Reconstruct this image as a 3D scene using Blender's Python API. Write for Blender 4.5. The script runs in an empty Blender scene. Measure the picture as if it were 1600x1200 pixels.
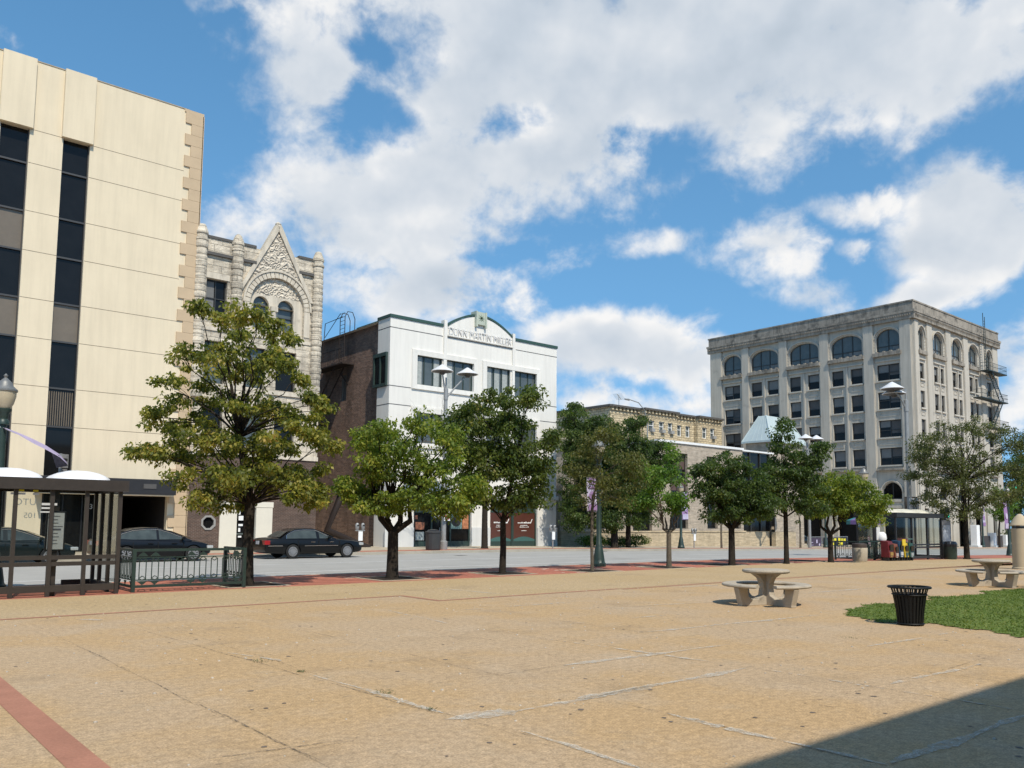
import bpy, bmesh, math, random
import numpy as np
from mathutils import Vector, Matrix
random.seed(7)
rng = np.random.default_rng(7)
sc = bpy.context.scene
COL = sc.collection
R = math.radians
# ------------------------------------------------------------------ camera
FPX, CYP, CAMH = 1296.5, 698.0, 1.7
YAW, PIT, ROL = .868, .0907, -.0086
_fw = Vector((math.cos(YAW)*math.cos(PIT), math.sin(YAW)*math.cos(PIT), math.sin(PIT)))
_r0 = Vector((math.sin(YAW), -math.cos(YAW), 0))
_d0 = _fw.cross(_r0)
_rt = _r0*math.cos(ROL)+_d0*math.sin(ROL)
_dn = -_r0*math.sin(ROL)+_d0*math.cos(ROL)
EYE = Vector((0, 0, CAMH))
cam = bpy.data.cameras.new('camera')
cam.sensor_width = 36
cam.lens = FPX/1600*36
cam.shift_y = (CYP-600)/1600
cam.clip_start = .1
cam.clip_end = 6000
co = bpy.data.objects.new('camera', cam)
COL.objects.link(co)
M3 = Matrix((_rt, -_dn, -_fw)).transposed()
co.matrix_world = Matrix.Translation(EYE) @ M3.to_4x4()
sc.camera = co


def ray(x, y):
    return _rt*((x-800)/FPX)+_dn*((y-CYP)/FPX)+_fw


def atG(x, y, z=0.):      # a measured point of the ground
    d = ray(x, y)
    return EYE+d*((z-CAMH)/d.z)


def atY(x, y, Y):         # a measured point of a wall facing the street
    d = ray(x, y)
    return EYE+d*(Y/d.y)


def atX(x, y, X):         # a measured point of a wall facing along the street
    d = ray(x, y)
    return EYE+d*(X/d.x)


def atD(x, y, D):
    return EYE+ray(x, y)*D


# ------------------------------------------------------------------ light
SUN_A, SUN_E = R(16), R(52)
tosun = Vector((-math.sin(SUN_A)*math.cos(SUN_E), -math.cos(SUN_A)*math.cos(SUN_E), math.sin(SUN_E)))
sl = bpy.data.lights.new('sun', 'SUN')
sl.energy = 4.6
sl.angle = R(.55)
sl.color = (1, .925, .80)
so = bpy.data.objects.new('sun', sl)
COL.objects.link(so)
so.rotation_mode = 'QUATERNION'
so.rotation_quaternion = tosun.to_track_quat('Z', 'Y')
so.location = (0, -30, 60)
sc.view_settings.view_transform = 'Standard'
sc.view_settings.look = 'None'
sc.view_settings.exposure = 0.0
sc.view_settings.gamma = 1
sc.cycles.use_denoising = True
sc.cycles.max_bounces = 6
sc.cycles.diffuse_bounces = 3
sc.cycles.transparent_max_bounces = 16
sc.cycles.sample_clamp_indirect = 6


class NT:
    """small helper around a node tree"""
    def __init__(s, t):
        s.t = t
        s.n = t.nodes
        s.l = t.links

    def new(s, typ, **k):
        n = s.n.new(typ)
        for a, b in k.items():
            setattr(n, a, b)
        return n

    def put(s, sock, v):
        if isinstance(v, bpy.types.NodeSocket):
            s.l.new(v, sock)
        elif v is not None:
            sock.default_value = v

    def math(s, op, a, b=None, c=None, clamp=False):
        n = s.new('ShaderNodeMath', operation=op)
        n.use_clamp = clamp
        for i, v in enumerate((a, b, c)):
            if v is not None:
                s.put(n.inputs[i], v)
        return n.outputs[0]

    def mix(s, f, a, b, bt='MIX'):
        n = s.new('ShaderNodeMix', data_type='RGBA', blend_type=bt)
        s.put(n.inputs[0], f)
        s.put(n.inputs[6], a if not isinstance(a, tuple) else (*a[:3], 1))
        s.put(n.inputs[7], b if not isinstance(b, tuple) else (*b[:3], 1))
        return n.outputs[2]

    def noise(s, vec, scale, detail=4, rough=.55, dist=0):
        n = s.new('ShaderNodeTexNoise')
        s.put(n.inputs['Vector'], vec)
        n.inputs['Scale'].default_value = scale
        n.inputs['Detail'].default_value = detail
        n.inputs['Roughness'].default_value = rough
        n.inputs['Distortion'].default_value = dist
        return n.outputs[0]

    def rng(s, v, a, b, c=0., d=1., smooth=False):
        n = s.new('ShaderNodeMapRange')
        if smooth:
            n.interpolation_type = 'SMOOTHSTEP'
        s.put(n.inputs[0], v)
        for i, q in enumerate((a, b, c, d)):
            s.put(n.inputs[1+i], q)
        return n.outputs[0]

    def ramp(s, f, stops):
        n = s.new('ShaderNodeValToRGB')
        s.put(n.inputs[0], f)
        e = n.color_ramp.elements
        while len(e) < len(stops):
            e.new(.5)
        for q, (p, c) in zip(e, stops):
            q.position = p
            q.color = (*c, 1)
        return n.outputs[0]


# ------------------------------------------------------------------ sky with clouds
w = bpy.data.worlds.new('World')
sc.world = w
w.use_nodes = True
W = NT(w.node_tree)
W.n.clear()
sky = W.new('ShaderNodeTexSky', sky_type='NISHITA')
sky.sun_disc = False
sky.sun_elevation = SUN_E
sky.sun_rotation = math.pi+SUN_A
sky.air_density = 1.0
sky.dust_density = .3
sky.ozone_density = 3.0


def azel(x, y):
    d = ray(x, y).normalized()
    return math.degrees(math.atan2(d.y, d.x)), math.degrees(math.asin(d.z))


CLOUDS = [(1000, 90, 480, 185, 1.5), (690, 60, 260, 120, 1.), (500, 120, 100, 130, .85), (1310, 90, 340, 125, 1.2), (690, 270, 220, 110, 1.1), (560, 300, 150, 70, 1.1), (860, 215, 210, 135, 1.15), (620, 365, 210, 50, .95), (800, 368, 85, 20, .6), (480, 40, 90, 60, .7),
          (430, 375, 140, 48, .55), (1150, 205, 120, 60, .75), (1420, 150, 110, 75, .7), (545, 440, 80, 50, .6), (680, 458, 112, 58, 1.3), (1530, 345, 140, 96, 1.6), (1330, 323, 58, 27, .75), (1335, 380, 22, 20, .65), (1190, 392, 105, 44, .72), (1070, 372, 115, 24, .55), (1250, 430, 60, 30, .6),
          (1310, 462, 100, 36, .7), (1440, 450, 80, 36, 1.1), (960, 545, 150, 50, 1.25), (900, 610, 80, 28, .8), (1080, 560, 80, 44, .95), (1590, 560, 60, 55, .9), (1600, 640, 60, 50, .8), (350, 0, 50, 26, .6), (0, 40, 30, 20, .4), (1010, 640, 120, 30, .6),
          (-500, 300, 400, 150, 1.), (2200, 300, 350, 160, 1.), (-900, 560, 400, 60, .8), (2700, 520, 500, 90, .9)]
HOLES = [(612, 72, 95, 55, .66), (815, 195, 60, 40, .62), (1035, 222, 85, 46, .72), (590, 185, 75, 50, .45), (520, 60, 50, 50, .3)]
grp = bpy.data.node_groups.new('cloud_field', 'ShaderNodeTree')
grp.interface.new_socket('az', in_out='INPUT', socket_type='NodeSocketFloat')
grp.interface.new_socket('el', in_out='INPUT', socket_type='NodeSocketFloat')
grp.interface.new_socket('shape', in_out='OUTPUT', socket_type='NodeSocketFloat')
grp.interface.new_socket('field', in_out='OUTPUT', socket_type='NodeSocketFloat')
Gn = NT(grp)
gi = Gn.new('NodeGroupInput')
go = Gn.new('NodeGroupOutput')


def blobs(lst):
    acc = None
    for (x, y, rx, ry, wt) in lst:
        a, e = azel(x, y)
        a1, _ = azel(x+20, y)
        _, e1 = azel(x, y+20)
        ra, re = abs(a1-a)/20*rx, abs(e1-e)/20*ry
        u = Gn.math('MULTIPLY_ADD', WAZ, 1/ra, -a/ra)
        v = Gn.math('MULTIPLY_ADD', WEL, 1/re, -e/re)
        r2 = Gn.math('MULTIPLY_ADD', u, u, Gn.math('MULTIPLY', v, v))
        g = Gn.math('MULTIPLY_ADD', Gn.math('POWER', r2, .75), -wt*.66, wt)
        acc = g if acc is None else Gn.math('SMOOTH_MAX', acc, g, .25)
    return acc


cv = Gn.new('ShaderNodeCombineXYZ')
Gn.put(cv.inputs[0], Gn.math('MULTIPLY', gi.outputs[0], .0175))
Gn.put(cv.inputs[1], Gn.math('MULTIPLY', gi.outputs[1], .0200))
n1 = Gn.noise(cv.outputs[0], 8.5, 8, .58, .25)
n2 = Gn.noise(cv.outputs[0], 26, 4, .6, .2)
n3 = Gn.noise(cv.outputs[0], 5.0, 3, .5, 0)
WAZ = Gn.math('MULTIPLY_ADD', Gn.math('SUBTRACT', n1, .5), 7., gi.outputs[0])
WEL = Gn.math('MULTIPLY_ADD', Gn.math('SUBTRACT', n3, .5), 5., gi.outputs[1])
pos = Gn.math('MAXIMUM', blobs(CLOUDS), -.9)
neg = Gn.math('MAXIMUM', blobs(HOLES), 0)
shape = Gn.math('MULTIPLY_ADD', neg, -1.25, Gn.math('MINIMUM', pos, 1.25))
nn = Gn.math('MULTIPLY_ADD', Gn.math('SUBTRACT', n1, .5), 2.6, Gn.math('MULTIPLY', Gn.math('SUBTRACT', n2, .5), 1.1))
field = Gn.math('ADD', Gn.math('SUBTRACT', shape, .30), nn)
Gn.put(go.inputs[0], shape)
Gn.put(go.inputs[1], field)
tc = W.new('ShaderNodeTexCoord')
sx = W.new('ShaderNodeSeparateXYZ')
W.put(sx.inputs[0], tc.outputs['Generated'])
az = W.math('MULTIPLY', W.math('ARCTAN2', sx.outputs[1], sx.outputs[0]), 57.29578)
el = W.math('MULTIPLY', W.math('ARCSINE', sx.outputs[2]), 57.29578)


g_ = W.new('ShaderNodeGroup')
g_.node_tree = grp
W.put(g_.inputs[0], az)
W.put(g_.inputs[1], el)
f0 = g_.outputs


def puff(da, de):
    k = W.new('ShaderNodeCombineXYZ')
    W.put(k.inputs[0], W.math('MULTIPLY_ADD', az, .0175, da*.0175))
    W.put(k.inputs[1], W.math('MULTIPLY_ADD', el, .02, de*.02))
    return W.noise(k.outputs[0], 8.5, 4, .5)


alpha = W.math('POWER', W.rng(f0[1], -.36, .55, 0, 1, True), 1.2)
lit = W.math('MULTIPLY', W.math('SUBTRACT', puff(0, 0), puff(.5, 1.6)), 3.0)                   # thinner towards the sun: lit side
thick = W.rng(f0[0], .3, 1.15, 0, 1, True)
lum = W.math('MULTIPLY_ADD', lit, .17, W.math('MULTIPLY_ADD', thick, -.125, .885))
lum = W.math('ADD', lum, W.rng(el, 26, 14, 0, .08))
lum = W.math('MINIMUM', W.math('MAXIMUM', lum, .60), 1.0)
ccol = W.ramp(lum, [(.60, (.50, .58, .67)), (.73, (.60, .67, .755)), (.86, (.74, .785, .84)), (.97, (.97, .965, .96))])
SKY_S = .15
cl = W.new('ShaderNodeVectorMath', operation='SCALE')
W.put(cl.inputs[0], ccol)
cl.inputs['Scale'].default_value = .97/SKY_S
up = W.rng(el, -.5, 1.5)
hz = W.new('ShaderNodeCombineXYZ')          # the clear air keeps its blue down to the roofs
W.put(hz.inputs[0], sx.outputs[0])
W.put(hz.inputs[1], sx.outputs[1])
W.put(hz.inputs[2], W.math('MULTIPLY_ADD', W.math('MAXIMUM', sx.outputs[2], 0), .62, .20))
hn = W.new('ShaderNodeVectorMath', operation='NORMALIZE')
W.put(hn.inputs[0], hz.outputs[0])
W.put(sky.inputs[0], hn.outputs[0])
hs_ = W.new('ShaderNodeHueSaturation')
hs_.inputs['Hue'].default_value = .487
hs_.inputs['Saturation'].default_value = 1.16
hs_.inputs['Value'].default_value = 1.20
W.put(hs_.inputs['Color'], sky.outputs[0])
skyc = W.mix(W.math('MULTIPLY', alpha, up), hs_.outputs[0], cl.outputs[0])
bg = W.new('ShaderNodeBackground')
W.put(bg.inputs[0], skyc)
bg.inputs[1].default_value = SKY_S
wo = W.new('ShaderNodeOutputWorld')
W.l.new(bg.outputs[0], wo.inputs[0])

# ------------------------------------------------------------------ materials
MATS = {}


def _coord(T, wall=False):
    c = T.new('ShaderNodeTexCoord').outputs['Object']
    if not wall:
        return c
    s = T.new('ShaderNodeSeparateXYZ')
    T.put(s.inputs[0], c)
    k = T.new('ShaderNodeCombineXYZ')
    T.put(k.inputs[0], T.math('ADD', s.outputs[0], s.outputs[1]))
    T.put(k.inputs[1], s.outputs[2])
    return k.outputs[0]


def mat(name, col, rough=.6, metal=0., spec=.5, var=.12, vscale=3., fine=.06, fscale=40., bump=0., bscale=60., streak=0., coat=0., dirt=None):
    if name in MATS:
        return MATS[name]
    m = bpy.data.materials.new(name)
    m.use_nodes = True
    T = NT(m.node_tree)
    b = T.n['Principled BSDF']
    c = _coord(T)
    n1 = T.rng(T.noise(c, vscale, 5, .6), .25, .75, 1-var, 1+var)
    n2 = T.rng(T.noise(c, fscale, 3, .6), .25, .75, 1-fine, 1+fine)
    k = T.math('MULTIPLY', n1, n2)
    if streak:
        mp = T.new('ShaderNodeMapping')
        mp.inputs['Scale'].default_value = (1.3, 1.3, .09)
        T.put(mp.inputs[0], c)
        k = T.math('MULTIPLY', k, T.rng(T.noise(mp.outputs[0], 2.2, 6, .65), .42, .75, 1, 1-streak))
    base = T.mix(1., col, k, 'MULTIPLY')
    if dirt:
        dm = T.rng(T.noise(c, dirt[1], 6, .65), dirt[2], dirt[2]+.2)
        base = T.mix(dm, base, dirt[0])
    T.put(b.inputs['Base Color'], base)
    b.inputs['Roughness'].default_value = rough
    b.inputs['Metallic'].default_value = metal
    b.inputs['Specular IOR Level'].default_value = spec
    if coat:
        b.inputs['Coat Weight'].default_value = coat
        b.inputs['Coat Roughness'].default_value = .04
    if bump:
        bn = T.new('ShaderNodeBump')
        bn.inputs['Strength'].default_value = bump
        bn.inputs['Distance'].default_value = .03
        T.put(bn.inputs['Height'], T.noise(c, bscale, 5, .65))
        T.put(b.inputs['Normal'], bn.outputs[0])
    MATS[name] = m
    return m


def brick(name, c1, c2, mortar, bw=.24, bh=.075, ms=.012, bump=.4, rough=.85, stain=.35, sscale=.35, rock=0., rscale=9., stainc=(.05, .04, .035)):
    m = bpy.data.materials.new(name)
    m.use_nodes = True
    T = NT(m.node_tree)
    b = T.n['Principled BSDF']
    v = _coord(T, True)
    c = _coord(T)
    t = T.new('ShaderNodeTexBrick')
    T.put(t.inputs['Vector'], v)
    t.inputs['Scale'].default_value = 1
    t.inputs['Brick Width'].default_value = bw
    t.inputs['Row Height'].default_value = bh
    t.inputs['Mortar Size'].default_value = ms
    t.inputs['Mortar Smooth'].default_value = .2
    t.inputs['Color1'].default_value = (*c1, 1)
    t.inputs['Color2'].default_value = (*c2, 1)
    t.inputs['Mortar'].default_value = (*mortar, 1)
    k = T.math('MULTIPLY', T.rng(T.noise(c, 2.5, 6, .65), .25, .75, .78, 1.22), T.rng(T.noise(c, 22, 3), .25, .75, .85, 1.15))
    hb = T.new('ShaderNodeMapping')
    hb.inputs['Scale'].default_value = (.55, 4.2, 1)
    T.put(hb.inputs[0], v)
    k = T.math('MULTIPLY', k, T.rng(T.noise(hb.outputs[0], 1.6, 5, .7), .3, .7, .72, 1.28))
    col = T.mix(1., t.outputs[0], k, 'MULTIPLY')
    mp = T.new('ShaderNodeMapping')
    mp.inputs['Scale'].default_value = (1, 1, .35)
    T.put(mp.inputs[0], c)
    st = T.math('MULTIPLY', T.rng(T.noise(mp.outputs[0], sscale, 8, .7), .48, .7), stain)
    col = T.mix(st, col, stainc)
    T.put(b.inputs['Base Color'], col)
    b.inputs['Roughness'].default_value = rough
    b.inputs['Specular IOR Level'].default_value = .25
    bn = T.new('ShaderNodeBump')
    bn.inputs['Strength'].default_value = bump
    bn.inputs['Distance'].default_value = .02 if not rock else .10
    h = T.math('MULTIPLY_ADD', t.outputs['Fac'], -1., T.math('MULTIPLY', T.noise(c, rscale, 6, .6), rock+.3))
    T.put(bn.inputs['Height'], h)
    T.put(b.inputs['Normal'], bn.outputs[0])
    MATS[name] = m
    return m


def glass(name, col=(.010, .010, .010), rough=.05, spec=.22, wavy=.04):
    m = mat(name, col, rough, 0, spec, .2, 1.5, 0)
    T = NT(m.node_tree)
    bn = T.new('ShaderNodeBump')
    bn.inputs['Strength'].default_value = wavy
    T.put(bn.inputs['Height'], T.noise(_coord(T), .9, 2))
    T.put(T.n['Principled BSDF'].inputs['Normal'], bn.outputs[0])
    return m


def clear_glass(name, tint=(.75, .78, .76), a=.16):
    m = bpy.data.materials.new(name)
    m.use_nodes = True
    T = NT(m.node_tree)
    T.n.clear()
    tr = T.new('ShaderNodeBsdfTransparent')
    tr.inputs[0].default_value = (*tint, 1)
    gl = T.new('ShaderNodeBsdfGlossy')
    gl.inputs['Roughness'].default_value = .03
    fr = T.new('ShaderNodeFresnel')
    mx = T.new('ShaderNodeMixShader')
    T.put(mx.inputs[0], T.math('ADD', T.math('MULTIPLY', fr.outputs[0], .4), a*.1))
    T.l.new(tr.outputs[0], mx.inputs[1])
    T.l.new(gl.outputs[0], mx.inputs[2])
    o = T.new('ShaderNodeOutputMaterial')
    T.l.new(mx.outputs[0], o.inputs[0])
    MATS[name] = m
    return m


def leafmat(name, stops, trans=.45, rough=.5):
    m = bpy.data.materials.new(name)
    m.use_nodes = True
    T = NT(m.node_tree)
    b = T.n['Principled BSDF']
    g = T.new('ShaderNodeNewGeometry')
    c = _coord(T)
    f = T.math('ADD', T.math('MULTIPLY', g.outputs['Random Per Island'], .55), T.math('MULTIPLY', T.rng(T.noise(c, 1.1, 3), .3, .7), .45))
    col = T.ramp(f, stops)
    T.put(b.inputs['Base Color'], col)
    b.inputs['Roughness'].default_value = rough
    b.inputs['Specular IOR Level'].default_value = .35
    tl = T.new('ShaderNodeBsdfTranslucent')
    T.put(tl.inputs[0], T.mix(1., col, (1.6, 1.7, .7), 'MULTIPLY'))
    mx = T.new('ShaderNodeMixShader')
    mx.inputs[0].default_value = trans
    T.l.new(b.outputs[0], mx.inputs[1])
    T.l.new(tl.outputs[0], mx.inputs[2])
    T.l.new(mx.outputs[0], T.n['Material Output'].inputs[0])
    MATS[name] = m
    return m


# ------------------------------------------------------------------ mesh helpers
ORG = {}


class MB:
    def __init__(s):
        s.v = []
        s.f = []
        s.m = []
        s.mi = 0
        s.p = []
        s.cur = 0
        s.lock = False

    def add(s, vs, fs):
        o = len(s.v)
        s.cur += not s.lock
        s.p += [s.cur]*len(fs)
        s.v += [tuple(p) for p in vs]
        s.f += [tuple(i+o for i in f) for f in fs]
        s.m += [s.mi]*len(fs)
        return s

    def quad(s, *p):
        return s.add(p, [tuple(range(len(p)))])

    def box(s, x0, x1, y0, y1, z0, z1):
        vs = [(x, y, z) for z in (z0, z1) for y in (y0, y1) for x in (x0, x1)]
        return s.add(vs, [(0, 2, 3, 1), (4, 5, 7, 6), (0, 1, 5, 4), (2, 6, 7, 3), (0, 4, 6, 2), (1, 3, 7, 5)])

    def cbox(s, c, d, rz=0., rx=0.):
        m = Matrix.Rotation(rz, 3, 'Z') @ Matrix.Rotation(rx, 3, 'X')
        vs = [Vector(c)+m @ Vector((x*d[0]/2, y*d[1]/2, z*d[2]/2)) for z in (-1, 1) for y in (-1, 1) for x in (-1, 1)]
        return s.add(vs, [(0, 2, 3, 1), (4, 5, 7, 6), (0, 1, 5, 4), (2, 6, 7, 3), (0, 4, 6, 2), (1, 3, 7, 5)])

    def fbox(s, F, u0, u1, v0, v1, d0, d1):       # a box in a wall's own coordinates
        vs = [F(u, v, d) for d in (d0, d1) for v in (v0, v1) for u in (u0, u1)]
        return s.add(vs, [(0, 2, 3, 1), (4, 5, 7, 6), (0, 1, 5, 4), (2, 6, 7, 3), (0, 4, 6, 2), (1, 3, 7, 5)])

    def fprism(s, F, pts, d0, d1, back=True):
        n = len(pts)
        vs = [F(u, v, d0) for u, v in pts]+[F(u, v, d1) for u, v in pts]
        fs = [tuple(range(n))]+[(i, (i+1) % n, (i+1) % n+n, i+n) for i in range(n)]
        if back:
            fs.append(tuple(range(2*n-1, n-1, -1)))
        return s.add(vs, fs)

    def tube(s, pts, rad, n=8, cap=True):
        pts = [Vector(p) for p in pts]
        if not hasattr(rad, '__len__'):
            rad = [rad]*len(pts)
        vs, fs = [], []
        pa = None
        for i, p in enumerate(pts):
            t = (pts[min(i+1, len(pts)-1)]-pts[max(i-1, 0)]).normalized()
            if pa is None:
                pa = t.orthogonal().normalized()
            else:
                pa = (pa-t*pa.dot(t)).normalized()
            pb = t.cross(pa)
            for k in range(n):
                a = 2*math.pi*k/n
                vs.append(p+(pa*math.cos(a)+pb*math.sin(a))*rad[i])
        for i in range(len(pts)-1):
            for k in range(n):
                k2 = (k+1) % n
                fs.append((i*n+k, i*n+k2, (i+1)*n+k2, (i+1)*n+k))
        if cap:
            fs.append(tuple(range(n-1, -1, -1)))
            fs.append(tuple(range((len(pts)-1)*n, len(pts)*n)))
        return s.add(vs, fs)

    def lathe(s, c, prof, n=16):
        c = Vector(c)
        vs = [c+Vector((r*math.cos(2*math.pi*k/n), r*math.sin(2*math.pi*k/n), z)) for r, z in prof for k in range(n)]
        fs = [(i*n+k, i*n+(k+1) % n, (i+1)*n+(k+1) % n, (i+1)*n+k) for i in range(len(prof)-1) for k in range(n)]
        fs.append(tuple(range(n-1, -1, -1)))
        fs.append(tuple(range((len(prof)-1)*n, len(prof)*n)))
        return s.add(vs, fs)

    def facade(s, F, U, V, holes, depth=.3):      # wall with real openings and reveals
        us = sorted(set([U[0], U[1]]+[h[i] for h in holes for i in (0, 1)]))
        vs = sorted(set([V[0], V[1]]+[h[i] for h in holes for i in (2, 3)]))
        us = [u for u in us if U[0]-1e-6 <= u <= U[1]+1e-6]
        vs = [v for v in vs if V[0]-1e-6 <= v <= V[1]+1e-6]
        for i in range(len(us)-1):
            for j in range(len(vs)-1):
                cu, cv_ = (us[i]+us[i+1])/2, (vs[j]+vs[j+1])/2
                if any(h[0] < cu < h[1] and h[2] < cv_ < h[3] for h in holes):
                    continue
                s.quad(F(us[i], vs[j], 0), F(us[i+1], vs[j], 0), F(us[i+1], vs[j+1], 0), F(us[i], vs[j+1], 0))
        for (a, b, c, d) in [h[:4] for h in holes]:
            for p, q in (((a, c), (b, c)), ((b, c), (b, d)), ((b, d), (a, d)), ((a, d), (a, c))):
                s.quad(F(p[0], p[1], 0), F(q[0], q[1], 0), F(q[0], q[1], depth), F(p[0], p[1], depth))
        return s

    def archfill(s, F, u0, u1, vs, vt, rise, depth=.3, n=12, pw=2.):   # wall above an arched opening, up to vt
        c, h = (u0+u1)/2, (u1-u0)/2
        P = [(c-h*math.cos(math.pi*k/n), vs+rise*max(0, 1-abs(math.cos(math.pi*k/n))**pw)**(1/pw)) for k in range(n+1)]
        for a, b in zip(P, P[1:]):
            s.quad(F(a[0], a[1], 0), F(b[0], b[1], 0), F(b[0], vt, 0), F(a[0], vt, 0))
            s.quad(F(a[0], a[1], 0), F(b[0], b[1], 0), F(b[0], b[1], depth), F(a[0], a[1], depth))
        return P

    def split(s, name, mats, par=None, **k):       # every piece added becomes a part of its own
        out = []
        for c in dict.fromkeys(s.p):
            b = MB()
            ids = [i for i, q in enumerate(s.p) if q == c]
            used = sorted({v for i in ids for v in s.f[i]})
            mp = {v: j for j, v in enumerate(used)}
            b.v = [s.v[v] for v in used]
            b.f = [tuple(mp[v] for v in s.f[i]) for i in ids]
            b.m = [s.m[i] for i in ids]
            out.append(b.build(name, mats, par, **k))
        return out

    def build(s, name, mats, par=None, org=None, smooth=False, bevel=0., label=None, cat=None, group=None, kind=None):
        me = bpy.data.meshes.new(name)
        o_ = Vector(org) if org is not None else (ORG[par.name] if par else Vector((0, 0, 0)))
        me.from_pydata([(a-o_[0], b-o_[1], c-o_[2]) for a, b, c in s.v], [], s.f)
        if not isinstance(mats, (list, tuple)):
            mats = [mats]
        for m in mats:
            me.materials.append(m)
        if any(s.m):
            me.polygons.foreach_set('material_index', s.m)
        bm = bmesh.new()
        bm.from_mesh(me)
        bmesh.ops.remove_doubles(bm, verts=bm.verts, dist=1e-5)
        bmesh.ops.recalc_face_normals(bm, faces=bm.faces)
        if bevel:
            bmesh.ops.bevel(bm, geom=[e for e in bm.edges if len(e.link_faces) == 2 and e.calc_face_angle(0) > .5], offset=bevel, segments=2, affect='EDGES', profile=.6)
        bm.to_mesh(me)
        bm.free()
        if smooth:
            me.polygons.foreach_set('use_smooth', [True]*len(me.polygons))
            me.set_sharp_from_angle(angle=R(40))
        o = bpy.data.objects.new(name, me)
        COL.objects.link(o)
        if par:
            o.parent = par
        else:
            o.location = o_
        ORG[o.name] = o_
        return tag(o, label, cat, group, kind)


def tag(o, label=None, cat=None, group=None, kind=None):
    for k, v in (('label', label), ('category', cat), ('group', group), ('kind', kind)):
        if v:
            o[k] = v
    return o


def thing(name, label, cat, loc=(0, 0, 0), group=None):
    o = bpy.data.objects.new(name, None)
    o.empty_display_size = .3
    COL.objects.link(o)
    o.location = loc
    ORG[o.name] = Vector(loc)
    return tag(o, label, cat, group)


def dup(root, loc, label, rz=None, group=None):
    def cp(o, par):
        c = o.copy()
        COL.objects.link(c)
        c.parent = par
        for ch in o.children:
            cp(ch, c)
        return c
    r = cp(root, None)
    r.location = loc
    if rz is not None:
        r.rotation_euler = (0, 0, rz)
    r['label'] = label
    if group:
        r['group'] = group
    return r


def text(name, body, size, m, par, loc, rot=(math.pi/2, 0, 0), ext=.004, sx=1., align='LEFT', org=None, **tags):
    cu = bpy.data.curves.new(name, 'FONT')
    cu.body = body
    cu.size = size
    cu.extrude = ext
    cu.align_x = align
    cu.resolution_u = 3
    t = bpy.data.objects.new('text_tmp', cu)
    COL.objects.link(t)
    dg = bpy.context.evaluated_depsgraph_get()
    me = bpy.data.meshes.new_from_object(t.evaluated_get(dg))
    bpy.data.objects.remove(t)
    from mathutils import Euler
    o_ = ORG[par.name] if par else Vector((0, 0, 0))
    me.transform(Matrix.Translation(Vector(loc)-o_) @ Euler(rot).to_matrix().to_4x4() @ Matrix.Diagonal((sx, 1, 1, 1)))
    me.materials.clear()
    me.materials.append(m)
    o = bpy.data.objects.new(name, me)
    COL.objects.link(o)
    if par:
        o.parent = par
    return tag(o, **tags)


def gz(x):                # the street falls gently away beyond x = 35
    t = max(0., x-35.)
    return -.0128*(t if t < 90 else 90+(t-90)*.15)
# ------------------------------------------------------------------ shared materials
M_glass = glass('window_glass')
M_glass2 = glass('window_glass_grey', (.085, .10, .10), .06, .5)
M_dark = mat('dark_interior', (.012, .011, .010), .9, 0, .2)
M_blackm = mat('black_metal', (.014, .014, .015), .4, 0, .5, .15, 6)
M_bronze = mat('bronze_metal', (.046, .038, .032), .42, .2, .5, .15, 6)
M_greenm = mat('green_metal', (.022, .042, .034), .45, .1, .5, .2, 5, .1, 50)
M_steel = mat('galvanised_steel', (.36, .37, .37), .42, .6, .5, .15, 5)
M_galv = mat('weathered_pole', (.30, .30, .29), .5, .3, .5, .15, 5)
M_white = mat('white_paint', (.80, .80, .78), .5, 0, .5, .04, 3, .02, 30)
M_blind = mat('window_blind', (.16, .16, .155), .8, 0, .3, .12, 3)
M_curtain = mat('pale_curtain', (.34, .36, .34), .8, 0, .3, .25, 6)
M_frame = mat('dark_window_frame', (.03, .03, .028), .5)
M_gframe = mat('green_window_frame', (.028, .05, .042), .45)
# ------------------------------------------------------------------ the setting


def slopegrid(name, m, x0, x1, y0, y1, dz, kind='structure', step=6., thick=0.):
    b = MB()
    xs = [x for x in np.arange(x0, x1, step)]+[x1]
    for p, q in zip(xs, xs[1:]):
        b.quad((p, y0, gz(p)+dz), (q, y0, gz(q)+dz), (q, y1, gz(q)+dz), (p, y1, gz(p)+dz))
        if thick:
            b.quad((p, y0, gz(p)+dz), (q, y0, gz(q)+dz), (q, y0, gz(q)+dz-thick), (p, y0, gz(p)+dz-thick))
            b.quad((p, y1, gz(p)+dz), (q, y1, gz(q)+dz), (q, y1, gz(q)+dz-thick), (p, y1, gz(p)+dz-thick))
    return b.build(name, m, kind=kind)


M_earth = mat('earth', (.13, .12, .09), .95, 0, .1, .3, .2, .2, 2)
b = MB()
xs = [-1500, -300, -60, 0, 35, 60, 90, 125, 200, 400, 1500]
for p, q in zip(xs, xs[1:]):
    zp, zq = gz(min(p, 400))-.22, gz(min(q, 400))-.22
    b.quad((p, -1500, zp), (q, -1500, zq), (q, 2000, zq), (p, 2000, zp))
b.build('ground', M_earth, kind='structure')


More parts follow.
